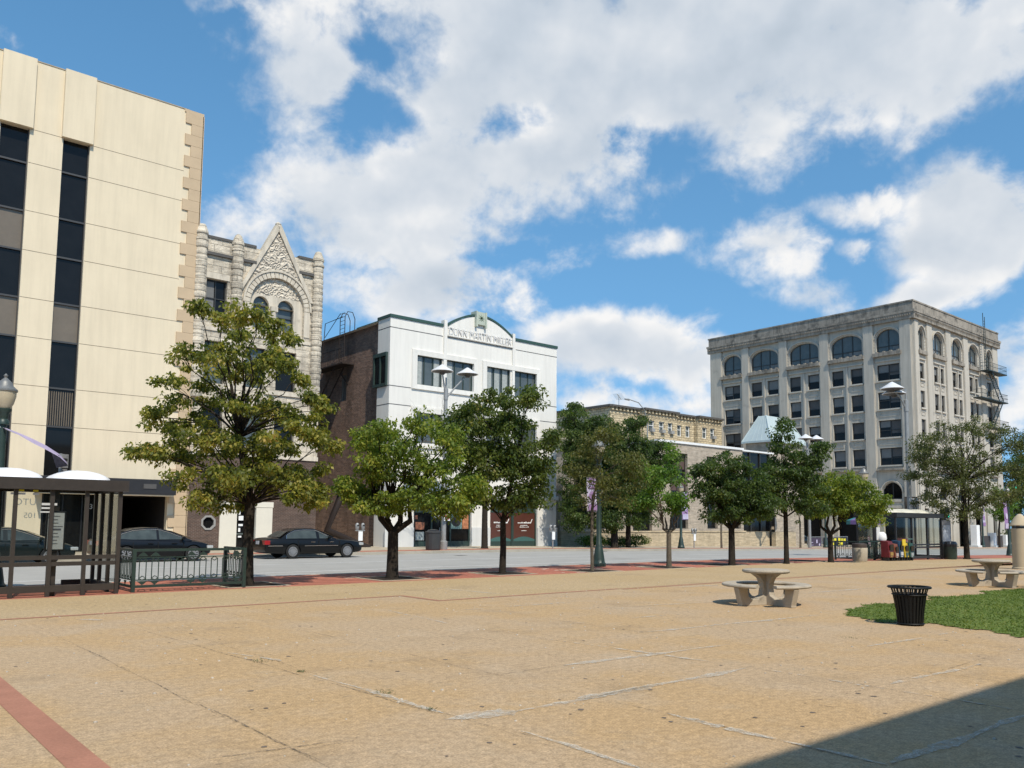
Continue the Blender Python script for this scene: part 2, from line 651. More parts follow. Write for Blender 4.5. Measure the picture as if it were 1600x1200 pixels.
def aggregate(name, c1, c2, c3, patch=(.33, .27, .19)):
    m = bpy.data.materials.new(name)
    m.use_nodes = True
    T = NT(m.node_tree)
    bs = T.n['Principled BSDF']
    c = _coord(T)
    col = T.mix(T.rng(T.noise(c, .33, 5, .6), .44, .56), c1, c2)
    col = T.mix(T.math('MULTIPLY', T.rng(T.noise(c, .9, 6, .65), .52, .72), .55), col, c3)
    col = T.mix(T.math('MULTIPLY', T.rng(T.noise(c, 2.3, 6, .7), .55, .75), .4), col, patch)
    sp = T.rng(T.noise(c, 55, 3, .75), .25, .75, .55, 1.45)
    sp2 = T.rng(T.noise(c, 14, 4, .7), .25, .75, .70, 1.3)
    col = T.mix(1., col, T.math('MULTIPLY', sp, sp2), 'MULTIPLY')
    col = T.mix(T.math('MULTIPLY', T.rng(T.noise(c, .55, 8, .72), .55, .66), .32), col, (.22, .16, .10))
    vo = T.new('ShaderNodeTexVoronoi')
    vo.inputs['Scale'].default_value = 26
    T.put(vo.inputs['Vector'], c)
    pale = T.math('MULTIPLY', T.rng(vo.outputs['Distance'], .16, .08), T.rng(T.noise(c, 3.1, 3), .5, .62))
    col = T.mix(T.math('MULTIPLY', pale, .55), col, (.60, .55, .45))
    v2 = T.new('ShaderNodeTexVoronoi')
    v2.inputs['Scale'].default_value = 9
    T.put(v2.inputs['Vector'], c)
    dk = T.math('MULTIPLY', T.rng(v2.outputs['Distance'], .11, .05), T.rng(T.noise(c, 1.7, 3), .52, .66))
    col = T.mix(T.math('MULTIPLY', dk, .6), col, (.12, .085, .055))
    T.put(bs.inputs['Base Color'], col)
    bs.inputs['Roughness'].default_value = .9
    bs.inputs['Specular IOR Level'].default_value = .2
    bn = T.new('ShaderNodeBump')
    bn.inputs['Strength'].default_value = .45
    bn.inputs['Distance'].default_value = .012
    T.put(bn.inputs['Height'], T.math('ADD', T.noise(c, 45, 4, .7), T.math('MULTIPLY', T.noise(c, 3, 4), .6)))
    T.put(bs.inputs['Normal'], bn.outputs[0])
    MATS[name] = m
    return m


M_plaza = aggregate('plaza_aggregate', (.425, .305, .185), (.435, .295, .155), (.46, .35, .235))
M_plaza2 = aggregate('plaza_aggregate_yellow', (.415, .30, .163), (.43, .315, .18), (.40, .29, .165))
M_paver = brick('red_pavers', (.37, .125, .08), (.43, .155, .10), (.26, .12, .085), .2, .1, .006, .25, .85, .25, .6, stainc=(.12, .05, .035))
# paver pattern lies flat: use x and y
_t = NT(M_paver.node_tree)
_tx = [n for n in M_paver.node_tree.nodes if n.type == 'TEX_BRICK'][0]
_t.put(_tx.inputs['Vector'], [n for n in M_paver.node_tree.nodes if n.type == 'TEX_COORD'][0].outputs['Object'])
M_strip = mat('brick_band', (.37, .175, .115), .85, 0, .2, .15, 2, .12, 40, .3, 50)
M_asph = mat('worn_asphalt', (.335, .325, .30), .9, 0, .2, .10, .5, .12, 45, .3, 60, dirt=((.24, .235, .22), .22, .60))
M_curb = mat('concrete_kerb', (.36, .33, .27), .9, 0, .2, .15, 1.5, .1, 40, .2, 40)
M_walk = mat('far_pavement_concrete', (.40, .34, .25), .9, 0, .2, .12, .7, .1, 30, .2, 40)
M_paint = mat('road_paint', (.62, .62, .60), .7, 0, .3, .2, 3, .2, 30)
slopegrid('plaza', M_plaza, -60, 260, -60, 16.25, 0)
slopegrid('plaza_border', M_plaza2, -60, 260, 16.25, 20.22, .0)
slopegrid('near_pavement', M_paver, -60, 260, 20.22, 24.1, .0)
slopegrid('near_kerb', M_curb, -60, 260, 24.1, 24.32, .002, thick=.2)
slopegrid('road', M_asph, -60, 260, 24.32, 39.72, -.14)
slopegrid('far_kerb', M_curb, -60, 260, 39.72, 39.95, .002, thick=.2)
slopegrid('far_pavement', M_walk, -60, 260, 39.95, 130., 0)
slopegrid('far_pavement_brick_band', M_paver, -60, 260, 40.5, 41.9, .004)
slopegrid('lane_line', M_paint, -60, 96, 27.75, 27.88, -.136)
slopegrid('lane_line', M_paint, 8, 60, 32.9, 33.0, -.136, step=3)
b = MB()
for i in range(9):
    x = 9.4+i*.36
    b.quad((x, 24.9, -.136), (x+.16, 24.9, -.136), (x+1.25, 26.35, -.136), (x+1.08, 26.35, -.136))
for q in (24.85, 26.42):
    b.quad((9.2, q, -.135), (13.6, q, -.135), (13.6, q+.1, -.135), (9.2, q+.1, -.135))
b.build('road_hatching', M_paint, kind='structure')
b = MB()
for x in (38, 44, 50, 56, 62):
    b.quad((x, 24.6, gz(x)-.135), (x+.12, 24.6, gz(x)-.135), (x+.12, 27.2, gz(x)-.135), (x, 27.2, gz(x)-.135))
b.build('parking_bay_lines', M_paint, kind='structure')
# brick bands of the plaza
b = MB()
b.quad((1.52, -20, .004), (1.72, -20, .004), (1.70, 16.2, .004), (1.45, 16.2, .004))
for x0, x1, y in ((-40, 10.5, 16.2), (10.5, 16.2, 14.75), (16.2, 60, 14.6)):
    b.quad((x0, y, .005), (x1, y, .005), (x1, y+.13, .005), (x0, y+.13, .005))
b.quad((10.45, 14.75, .006), (10.58, 14.75, .006), (10.58, 16.3, .006), (10.45, 16.3, .006))
b.build('plaza_brick_band', M_strip, kind='structure')
b = MB()
b.quad((10.58, 14.88, .0035), (60, 14.73, .0035), (60, 16.26, .0035), (10.58, 16.26, .0035))
b.build('plaza_border_inset', M_plaza2, kind='structure')


# joints of the plaza slabs: broken, crumbling ribbons
def crumble(name, col, scale, lo):
    m = bpy.data.materials.new(name)
    m.use_nodes = True
    T = NT(m.node_tree)
    bs = T.n['Principled BSDF']
    c = _coord(T)
    T.put(bs.inputs['Base Color'], T.mix(1., col, T.rng(T.noise(c, 30, 3), .3, .7, .7, 1.2), 'MULTIPLY'))
    bs.inputs['Roughness'].default_value = .95
    T.put(bs.inputs['Alpha'], T.math('MULTIPLY', T.rng(T.noise(c, scale, 8, .8), lo-.06, lo+.14), T.rng(T.noise(c, 6, 4, .6), .34, .56, .12, .9)))
    MATS[name] = m
    return m


M_chalk = crumble('crumbled_mortar', (.60, .55, .46), 70, .44)
M_crack = crumble('dark_joint', (.15, .12, .085), 24, .45)
M_weed = mat('joint_weed', (.11, .12, .05), .9)


def ribbons(name, m, segs, z, WK=1.):
    b = MB()
    for (x0, y0, x1, y1, w0, gap) in segs:
        n = max(3, int(math.hypot(x1-x0, y1-y0)/.05))
        L = math.hypot(x1-x0, y1-y0)
        ux, uy = (x1-x0)/L, (y1-y0)/L
        ph = random.random()*9
        row = []
        for k in range(n+1):
            t = k/n
            s = .5+.5*math.sin(ph+t*L*1.9)+.4*math.sin(2*ph+t*L*5.1)
            ww = w0*WK*(.35+.75*max(0, s))*random.uniform(.75, 1.25)*min(1, 6*t+.2, 6*(1-t)+.2)
            o = .014*math.sin(ph+t*L*3)+random.uniform(-.006, .006)
            x, y = x0+ux*L*t-uy*o, y0+uy*L*t+ux*o
            row.append(((x-uy*ww, y+ux*ww, z), (x+uy*ww*random.uniform(.5, 1.2), y-ux*ww, z)))
        on = True
        for k in range(n):
            if random.random() < gap*.12:
                on = not on
            if on or random.random() > gap*1.6:
                b.quad(row[k][0], row[k+1][0], row[k+1][1], row[k][1])
    return b.build(name, m, kind='structure')


GX = [2.88, 4.45, 6.0, 7.42, 8.65, 10.1, 11.55, 13.0]
GY = [2.88, 4.35, 5.84, 7.3, 8.7, 10.15, 11.4, 13.0, 14.4]
faint = [(x, 1.5, x, 16.1, .010, .45) for x in GX]+[(1.8, y, 14.5, y, .010, .5) for y in GY]
ribbons('paving_joint', M_crack, faint+[(4.4, 6.1, 4.05, 13.5, .022, .02), (2.86, 7.8, 2.9, 13., .014, .1), (2.9, 5.4, 2.88, 7.9, .016, .0), (2.2, 6.03, 3.7, 5.86, .02, .1), (8.7, 2.9, 8.72, 5.8, .018, .05), (5.96, 2.9, 6.0, 4.8, .02, .1), (4.55, 3.9, 4.53, 5.3, .02, .1), (8.3, 9.9, 8.6, 6.5, .012, .2),
        (14.7, 6.0, 15.6, 5.0, .02, .4)], .006, .52)
ribbons('paving_joint_mortar', M_chalk, [(4.45, 6.15, 4.38, 8.6, .035, .1), (4.9, 5.8, 8.6, 5.83, .04, .05), (5.8, 5.82, 6.9, 5.81, .06, 0), (8.3, 11.4, 8.6, 13.8, .03, .25), (8.65, 6.4, 8.4, 9., .035, .3), (7., 7.28, 10.1, 7.1, .045, .2), (10.2, 8.7, 14.7, 8.35, .045, .12), (5.97, 2.9, 6.0, 4.9, .045, .12),
        (4.55, 3.9, 4.56, 5.3, .03, .25), (6.05, 2.9, 8.5, 2.84, .05, .1), (13.4, 11.5, 15.4, 11.1, .05, .3), (12.44, 17.4, 12.72, 15., .04, .2), (4.3, 5.95, 5.0, 5.8, .09, .0), (4.5, 9.6, 4.25, 10.6, .05, .3), (8.7, 3.0, 8.7, 5.8, .022, .4), (10.0, 10.2, 13.2, 10.0, .03, .5), (11.5, 5.8, 14.2, 5.7, .03, .6),
        (9.0, 4.3, 11.5, 4.2, .03, .6), (9.8, 13.0, 12.6, 12.9, .035, .4), (3.6, 15.6, 3.9, 15.2, .05, .2), (17, 14.2, 26, 14.0, .05, .5), (18, 11.2, 24, 11.0, .05, .5)], .007, 1.35)
b = MB()
for x, y, s in ((4.32, 9.75, .16), (4.5, 7.25, .14), (4.42, 6.35, .06), (12.2, 6.35, .2), (4.36, 8.8, .05)):
    for k in range(34):
        px, py = x+random.gauss(0, s*.4), y+random.gauss(0, s*.5)
        a = random.random()*6.28
        b.quad((px, py, .004), (px+.012, py, .004), (px+.03*math.cos(a), py+.03*math.sin(a), random.uniform(.006, .025)))
b.build('joint_weeds', M_weed, kind='stuff')
# litter of small chips on the paving
b = MB()
for k in range(420):
    x, y = random.uniform(1.5, 20), random.uniform(2.5, 19)
    s = random.uniform(.006, .02)
    b.lathe((x, y, 0), [(s, .0), (s*.9, s*.5), (s*.3, s*.8)], 5)
b.build('gravel_chips', mat('stone_chip', (.42, .37, .30), .9, var=.4, vscale=.7), kind='stuff')

b = MB()
for k in range(260):
    x, y = random.uniform(1.8, 22), random.uniform(2., 20)
    r = random.uniform(.012, .035)
    b.quad(*[(x+r*random.uniform(.6, 1.2)*math.cos(a*1.047), y+r*random.uniform(.6, 1.2)*math.sin(a*1.047), .003) for a in range(6)])
b.build('gum_spots', mat('old_gum', (.14, .11, .085), .9, var=.4), kind='stuff')
# lawn
M_lawn = leafmat('lawn_green', [(.04, (.16, .13, .06)), (.18, (.075, .12, .024)), (.5, (.125, .18, .035)), (.9, (.22, .24, .06))], .3, .6)
M_lawn0 = mat('lawn_soil', (.11, .15, .035), .95, 0, .1, .35, 1.5, .3, 20)


def lawn_in(x, y):
    e = .35*math.sin(x*1.9)+.2*math.sin(x*4.3+1)+.12*math.sin(x*11)
    f = .22*math.sin(y*2.3)+.12*math.sin(y*6.1)+.08*math.sin(y*14)
    return x > 14.75+f+(max(0, y-7.2)*.75) and y < 8.55+e*.5 and x < 34


b = MB()
st = .1
for i in range(int(20/st)):
    for j in range(int(8/st)):
        x, y = 14+i*st, 1.2+j*st
        if lawn_in(x+st/2, y+st/2):
            b.quad((x, y, .012), (x+st, y, .012), (x+st, y+st, .012), (x, y+st, .012))
lb = b.build('lawn', M_lawn0, kind='structure')
N = 52000
P = np.stack([rng.uniform(14.2, 26, N), rng.uniform(1.6, 9.4, N)], 1)
P = P[[lawn_in(p[0]+rng.normal(0, .05), p[1]+rng.normal(0, .05)) for p in P]]
n = len(P)
a = rng.uniform(0, 6.28, n)
h = rng.uniform(.015, .045, n)
wd = .016
V = np.zeros((n, 3, 3))
V[:, 0, :2] = P+np.stack([np.cos(a), np.sin(a)], 1)*wd
V[:, 1, :2] = P-np.stack([np.cos(a), np.sin(a)], 1)*wd
V[:, 2, :2] = P+rng.normal(0, .03, (n, 2))
V[:, :2, 2] = .01
V[:, 2, 2] = h


def rawmesh(name, V, k, m, par=None, org=None, smooth=False, **tags):
    n = len(V)
    me = bpy.data.meshes.new(name)
    me.vertices.add(n*k)
    o_ = np.array(org if org is not None else (ORG[par.name] if par else (0, 0, 0)))
    me.vertices.foreach_set('co', (V-o_).astype(np.float32).ravel())
    me.loops.add(n*k)
    me.loops.foreach_set('vertex_index', np.arange(n*k, dtype=np.int32))
    me.polygons.add(n)
    me.polygons.foreach_set('loop_start', np.arange(n, dtype=np.int32)*k)
    me.update(calc_edges=True)
    me.materials.append(m)
    o = bpy.data.objects.new(name, me)
    COL.objects.link(o)
    if par:
        o.parent = par
    else:
        o.location = o_
    return tag(o, **tags)


rawmesh('grass', V, 3, M_lawn, kind='stuff')

# ------------------------------------------------------------------ building helpers
YF = 47.


def front(y):
    return lambda u, v, d: (u, y+d, v)


def side(x):              # wall facing along -x; u runs with y
    return lambda u, v, d: (x+d, u, v)


def shell(b, x0, x1, y0, y1, z0, z1, faces='brktl'):
    if 'f' in faces:
        b.quad((x0, y0, z0), (x1, y0, z0), (x1, y0, z1), (x0, y0, z1))
    if 'b' in faces:
        b.quad((x0, y1, z0), (x1, y1, z0), (x1, y1, z1), (x0, y1, z1))
    if 'l' in faces:
        b.quad((x0, y0, z0), (x0, y1, z0), (x0, y1, z1), (x0, y0, z1))
    if 'r' in faces:
        b.quad((x1, y0, z0), (x1, y1, z0), (x1, y1, z1), (x1, y0, z1))
    if 't' in faces:
        b.quad((x0, y0, z1), (x1, y0, z1), (x1, y1, z1), (x0, y1, z1))


def window(par, F, u0, u1, v0, v1, d, mf, mg, us=(), vs=(), fw=.06, blind=None, name='window', gd=.05):
    b = MB()
    for a, c in ((u0, u0+fw), (u1-fw, u1)):
        b.fbox(F, a, c, v0, v1, d-.03, d+.06)
    for a, c in ((v0, v0+fw), (v1-fw, v1)):
        b.fbox(F, u0+fw, u1-fw, a, c, d-.03, d+.06)
    for u in us:
        b.fbox(F, u-fw*.45, u+fw*.45, v0+fw, v1-fw, d-.025, d+.055)
    for v in vs:
        b.fbox(F, u0+fw, u1-fw, v-fw*.4, v+fw*.4, d-.02, d+.05)
    o = b.build(name, mf, par)
    MB().quad(F(u0+fw*.5, v0+fw*.5, d+gd), F(u1-fw*.5, v0+fw*.5, d+gd), F(u1-fw*.5, v1-fw*.5, d+gd), F(u0+fw*.5, v1-fw*.5, d+gd)).build('pane', mg, o)
    for (a, c, e, f, m) in blind or ():
        MB().quad(F(a, e, d+gd-.012), F(c, e, d+gd-.012), F(c, f, d+gd-.012), F(a, f, d+gd-.012)).build('blind', m, o)
    return o


# ------------------------------------------------------------------ cream office building (left)
M_cream = mat('cream_render', (.70, .595, .425), .85, 0, .25, .05, .5, .05, 60, .08, 80, streak=.10)
M_quoin = mat('tan_quoin', (.51, .385, .25), .85, 0, .25, .08, 1, .05, 60)
M_spand = mat('brown_spandrel', (.15, .12, .085), .35, 0, .5, .1, 2)
B1 = thing('office_building', 'tall cream rendered office building with dark window strips and tan corner blocks', 'building', (4, YF, 0))
F1 = front(YF)
strips = [(-6.2, -4.9), (-3.0, -1.7), (.15, 1.4), (3.2, 4.45), (6.15, 7.44), (8.97, 10.25)]
TOP1 = 25.1
JN = [21.46, 19.7, 17.2, 15.16, 12.74, 10.75, 8.32, 6.35]
b = MB()
b.facade(F1, (-9, 15.6), (3.75, TOP1), [(s[0], s[1], 3.75, 21.46) for s in strips], .32)
g0, g1 = 11.7, 15.08
holes = [(s[0], s[1], 0, 3.75) for s in strips[:-1]]+[(8.97, g1, -.3, 2.95)]
b.facade(F1, (-9, 15.6), (-.5, 3.75), holes, .4)
shell(b, -9, 16.08, YF, YF+26, -.5, TOP1, 'brlt')
b.build('wall', M_cream, B1)
# joints between the render panels: thin strips, groove shadow put into the colour
b = MB()
lip = MB()
bays = [(-9, strips[0][0])]+[(p[1], q[0]) for p, q in zip(strips, strips[1:])]+[(strips[-1][1], 15.15)]
for a, c in bays:
    for z in JN:
        b.fbox(F1, a+.004, c-.004, z-.013, z+.013, -.003, .02)
b.split('panel_joint', mat('joint_shadow', (.16, .12, .08), .9), B1)
b = MB()
for s in strips:
    b.fbox(F1, s[0]-.09, s[1]+.11, 21.46, TOP1+.04, -.22, -.001)
b.split('parapet_panel', M_cream, B1)
b = MB()
for a, c in bays[:-1]:
    b.fbox(F1, a+.12, c-.1, TOP1+.001, TOP1+.05, -.03, .5)
b.fbox(F1, strips[-1][1]+.13, 15.3, TOP1+.001, TOP1+.05, -.03, .5)
b.split('coping', mat('stained_coping', (.42, .34, .24), .9, streak=.4), B1)
b = MB()
z = 24.95
k = 0
while z > .3:
    h = .64
    x0 = 15.12 if k % 2 == 0 else 15.45
    b.fbox(F1, x0, 16.12, z-h+.012, z, -.075, .2)
    b.box(16.085, 16.16, YF-.075, YF+(1.0 if k % 2 else .7), z-h+.012, z)
    z -= h
    k += 1
b.fbox(F1, 15.05, 16.14, 24.96, 25.12, -.05, .4)
b.build('quoin_stonework', M_quoin, B1)
kinds = ['gggsgsgcg', 'ggsgsgcgg', 'gsggsgcgg', 'ggsgsggcg', 'ggsgsgcgg', 'ggggsgcgg']
levs = JN+[3.8]
for s, kd in zip(strips, kinds):
    fr = MB()
    for a, c in ((s[0], s[0]+.05), (s[1]-.05, s[1])):
        fr.fbox(F1, a, c, .1 if s[0] < 8 else 3.76, 21.46, .16, .3)
    for z in levs[1:]:
        fr.fbox(F1, s[0]+.05, s[1]-.05, z-.045, z+.045, .15, .3)
    fo = fr.build('window_strip', mat('bronze_window_frame', (.07, .065, .06), .4, .3), B1)
    for i in range(8):
        m = {'g': M_glass, 's': M_spand, 'c': M_glass}[kd[i]]
        MB().quad(F1(s[0]+.03, levs[i+1], .26), F1(s[1]-.03, levs[i+1], .26), F1(s[1]-.03, levs[i], .26), F1(s[0]+.03, levs[i], .26)).build('spandrel' if kd[i] == 's' else 'pane', m, fo)
        if kd[i] == 'c':
            cb = MB()
            u = s[0]+.08
            while u < s[1]-.12:
                cb.fbox(F1, u, u+.05, levs[i+1]+.06, levs[i]-.12, .235, .25)
                u += .105
            cb.build('curtain', mat('vertical_blind', (.13, .105, .075), .8), fo)
    MB().quad(F1(s[0], .05, .27), F1(s[1], .05, .27), F1(s[1], 3.75, .27), F1(s[0], 3.75, .27)).build('pane', M_glass, fo)
# canopy and garage
M_fascia = mat('dark_fascia', (.022, .022, .024), .5, 0, .4)
b = MB()
b.box(8.6, 15.2, YF-1.0, YF-.01, 2.99, 3.8)
cn = b.build('canopy', M_fascia, B1, bevel=.02)
b = MB()
b.box(8.7, 15.1, YF-.95, YF-.02, 2.93, 2.988)
b.build('soffit', M_cream, cn)
MB().box(13.5, 14.15, YF-1.03, YF-1.001, 3.3, 3.55).build('plate', mat('number_grey', (.08, .075, .07), .5), cn)
b = MB()
b.box(11.75, g1-.01, YF+.4, YF+9, -.3, -.02)
b.quad((11.75, YF+.41, -.3), (11.75, YF+9, -.3), (11.75, YF+9, 2.94), (11.75, YF+.41, 2.94))
b.quad((g1, YF+.41, -.3), (g1, YF+9, -.3), (g1, YF+9, 2.94), (g1, YF+.41, 2.94))
b.quad((11.75, YF+9, -.3), (g1, YF+9, -.3), (g1, YF+9, 2.94), (11.75, YF+9, 2.94))
b.quad((11.75, YF+.41, 2.94), (g1, YF+.41, 2.94), (g1, YF+9, 2.94), (11.75, YF+9, 2.94))
b.build('garage_bay', mat('garage_dark', (.02, .016, .013), .9), B1)
b = MB()
b.fbox(F1, 8.98, 11.74, -.1, 2.94, .1, .2)
gd = b.build('shopfront', M_glass, B1)
b = MB()
for u in (9.0, 9.9, 10.8, 11.7):
    b.fbox(F1, u, u+.06, -.1, 2.94, .04, .095)
b.build('mullion', M_blackm, gd)
text('street_number', '23', .36, mat('number_pale', (.45, .45, .44), .5), gd, (11.0, YF+.085, 2.2))
for u in (13.0, 13.8):
    MB().box(u, u+.3, YF+8.9, YF+8.95, 1.1, 1.6).build('notice', mat('dull_notice', (.25, .27, .26), .8), B1)

# ------------------------------------------------------------------ rock-faced stone building
M_rock = brick('rock_faced_stone', (.61, .535, .42), (.52, .455, .355), (.36, .315, .245), .95, .42, .02, .6, .9, .7, .75, 1.5, 3.2, (.16, .14, .115))
M_carve = brick('carved_stone', (.60, .53, .42), (.57, .50, .40), (.46, .40, .32), 3, 3, .004, .6, .9, .35, 1.2, 0)
T = NT(M_carve.node_tree)
vo = T.new('ShaderNodeTexVoronoi', feature='SMOOTH_F1')
vo.inputs['Scale'].default_value = 4.2
T.put(vo.inputs['Vector'], _coord(T))
bn = [n for n in T.n if n.type == 'BUMP'][0]
bn.inputs['Distance'].default_value = .16
T.put(bn.inputs['Height'], T.math('SINE', T.math('MULTIPLY', vo.outputs['Distance'], 17)))
M_smooth = mat('dressed_stone', (.62, .55, .44), .9, 0, .2, .1, 1.5, .08, 30, .25, 25, streak=.35, dirt=((.17, .15, .125), .9, .60))
M_brown = brick('brown_brick', (.105, .062, .045), (.075, .046, .035), (.16, .13, .11), .22, .075, .012, .4, .9, .3, .5)
M_cap = mat('sooty_coping', (.09, .085, .078), .9)
B2 = thing('stone_building', 'narrow rock faced stone building with steep carved gable and round corner shafts', 'building', (20, YF, 0))
F2 = front(YF+.06)
x0, x1, zt = 16.2, 24.0, 17.95
RW = [(16.72, 17.95, 13.4, 15.58), (16.75, 17.95, 9.5, 11.96), (21.1, 22.4, 9.5, 11.93), (19.2, 20.4, 9.5, 11.93), (16.8, 17.95, 6.0, 8.2), (19.2, 20.4, 6.0, 8.3), (21.1, 22.4, 6.0, 8.3)]
AW = [(19.60, 20.60, 13.2, 14.6), (21.15, 22.2, 13.2, 14.6)]
b = MB()
b.facade(F2, (x0, x1), (5.6, zt), RW+[(19.35, 22.8, 12.9, 16.4)], .34)
b.archfill(F2, 19.35, 22.8, 14.6, 16.4, 1.78, .2, 16)
shell(b, x0, x1, YF+.06, YF+22, 5.6, zt, 'brlt')
b.build('wall', M_rock, B2)
F2b = front(YF+.22)
b = MB()
b.facade(F2b, (19.35, 22.8), (12.9, 14.6), [(a, c, e, f) for a, c, e, f in AW], .25)
for a, c, e, f in AW:
    b.archfill(F2b, a, c, f, 15.25, .55, .25, 12)
for p, q in ((19.35, 19.6), (20.6, 21.15), (22.2, 22.8)):
    b.quad(F2b(p, 14.6, 0), F2b(q, 14.6, 0), F2b(q, 15.25, 0), F2b(p, 15.25, 0))
b.build('window_surround', M_smooth, B2)
b = MB()
pts = [(19.35, 15.25)]+[(21.075-1.725*math.cos(math.pi*k/20), 14.6+1.78*math.sin(math.pi*k/20)) for k in range(21) if 14.6+1.78*math.sin(math.pi*k/20) > 15.25]+[(22.8, 15.25)]
b.fprism(F2b, pts, .0, .1)
b.build('tympanum', M_carve, B2)
b = MB()
for rr0, rr1, dd in ((1.74, 2.08, -.06), (2.09, 2.2, -.12)):
    n = 22 if rr0 < 2 else 30
    for k in range(n):
        a0, a1 = math.pi*k/n, math.pi*(k+1)/n
        g = .012 if rr0 < 2 else 0
        P4 = [(21.075-r*math.cos(a), 14.6+r*1.03*math.sin(a)) for r, a in ((rr0, a0+g), (rr1, a0+g), (rr1, a1-g), (rr0, a1-g))]
        b.fprism(F2, P4, dd, -.001)
b.fbox(F2, 18.96, 19.33, 13.0, 14.6, -.05, -.001)
b.fbox(F2, 22.82, 23.2, 13.0, 14.6, -.05, -.001)
b.build('arch_stones', M_smooth, B2)
b = MB()
b.tube([F2(20.875, 13.2, .1), F2(20.875, 14.3, .1)], [.17, .14], 10)
b.fbox(F2, 20.66, 21.09, 14.3, 14.6, -.06, .15)
b.build('colonnette', M_smooth, B2)
b = MB()
b.fprism(F2, [(19.35, 16.45), (20.93, 19.25), (22.62, 16.45)]+[(21.075+2.21*math.cos(math.pi*(.28+k*.44/8)), 14.6+2.27*math.sin(math.pi*(.28+k*.44/8))) for k in range(9)], -.04, .3)
b.build('gable_carving', M_carve, B2)
b = MB()
for s in (-1, 1):
    xa = 20.95+s*2.2
    b.fprism(F2, [(xa, 15.2), (xa+s*.22, 15.2), (20.95+s*.12, 19.75), (20.95-s*.02, 19.35)] if s > 0 else [(xa, 15.2), (xa+s*.22, 15.2), (20.95+s*.12, 19.75), (20.95-s*.02, 19.35)], -.14, .32)
b.lathe((20.95, YF+.1, 19.5), [(.16, 0), (.2, .1), (.16, .2), (.19, .28), (.06, .4)], 10)
b.split('gable_rib', M_smooth, B2)
for nm, X, zc in (('shaft', 16.33, 18.5), ('shaft', 18.47, 18.4), ('shaft', 23.66, 18.5)):
    b = MB()
    z = 8.6 if X != 18.47 else 12.9
    r = .34
    pr = []
    while z < zc-1.0:
        h = random.uniform(.3, .46)
        q = r*random.uniform(.9, 1.08)
        pr += [(q*.93, z), (q, z+.05), (q*random.uniform(1., 1.06), z+h*.5), (q, z+h-.05), (q*.93, z+h)]
        z += h
    pr += [(r*1.12, z), (r*1.12, z+.12), (r*.95, z+.14), (r*.95, z+.34), (r*1.08, z+.38), (r*1.05, z+.5), (r*.8, z+.75), (r*.55, z+.95), (r*.25, zc+.12)]
    b.lathe((X, YF+.02, 0), pr, 14)
    b.build(nm, M_rock, B2, smooth=False)
b = MB()
for p, q in ((16.6, 18.2), (18.75, 19.6), (22.35, 23.35)):
    b.fbox(F2, p, q, 17.95, 18.1, -.06, .4)
    b.fbox(F2, p, q, 16.95, 17.12, -.16, -.001)
b.split('parapet_coping', M_cap, B2)
b = MB()
b.fbox(F2, 20.4, 23.4, 9.2, 9.42, -.1, -.001)
b.fbox(F2, 16.7, 18.0, 13.2, 13.39, -.08, -.001)
b.fbox(F2, 16.65, 18.05, 15.6, 15.95, -.05, -.001)
b.fbox(F2, 16.6, 23.3, 12.55, 12.75, -.06, -.001)
b.fbox(F2, 16.2, 24, 5.35, 5.6, -.12, .2)
b.split('string_course', M_smooth, B2)
for i, q in enumerate(RW):
    window(B2, F2, *q, .26, M_frame, M_glass2 if i % 2 else M_glass, us=((q[0]+q[1])/2,) if i == 0 else (), vs=((q[2]+q[3])/2,), fw=.07, blind=[(q[0]+.1, q[0]+.55, q[2]+.1, q[3]-.1, M_blind)] if i == 0 else None)
for q in AW:
    o = window(B2, F2b, q[0], q[1], q[2], q[3]+.6, .2, M_frame, M_glass2, vs=(q[2]+.85,), fw=.06)
# ground storey: brown brick, white entrance
F2g = front(YF+.02)
b = MB()
b.facade(F2g, (16.2, 24.0), (-.4, 5.35), [(18.0, 21.16, -.4, 2.6), (17.0, 17.75, 1.15, 1.9)], .3)
shell(b, 16.2, 24.0, YF+.02, YF+22, -.4, 5.35, 'brl')
c = (17.375, 1.525)
for k in range(4):   # octagon corners of the window opening
    s, t = (1, 1, -1, -1)[k], (1, -1, -1, 1)[k]
    b.fprism(F2g, [(c[0]+s*.375, c[1]+t*.375), (c[0]+s*.375, c[1]+t*.15), (c[0]+s*.15, c[1]+t*.375)], 0, .3)
b.build('ground_storey', M_brown, B2)
b = MB()
for k in range(8):
    a0, a1 = math.pi/8+k*math.pi/4, math.pi/8+(k+1)*math.pi/4
    b.fprism(F2g, [(c[0]+r*math.cos(a), c[1]+r*math.sin(a)) for r, a in ((.33, a0), (.44, a0), (.44, a1), (.33, a1))], -.05, .1)
o = b.build('window', mat('grey_surround', (.28, .27, .25), .8), B2)
b = MB()
b.fprism(F2g, [(c[0]+.36*math.cos(math.pi/8+k*math.pi/4), c[1]+.36*math.sin(math.pi/8+k*math.pi/4)) for k in range(8)], .1, .12)
b.build('pane', M_glass, o)
M_wst = mat('white_stone', (.66, .62, .52), .7, 0, .3, .05, 1)
b = MB()
b.fbox(F2g, 18.0, 19.0, -.3, 2.42, -.08, .3)
b.fbox(F2g, 20.15, 21.16, -.3, 2.42, -.08, .3)
b.fbox(F2g, 17.95, 21.2, 2.43, 2.75, -.1, .3)
b.split('entrance_surround', M_wst, B2, bevel=.015)
b = MB()
b.fbox(F2g, 19.0, 20.15, -.05, 2.42, .22, .26)
dr = b.build('door', M_glass, B2)
b = MB()
for u in (19.0, 19.53, 20.07):
    b.fbox(F2g, u, u+.08, -.05, 2.42, .14, .215)
b.fbox(F2g, 19.0, 20.15, .85, .93, .15, .21)
b.split('door_frame', mat('grey_green_frame', (.10, .12, .11), .5), dr)
b = MB()
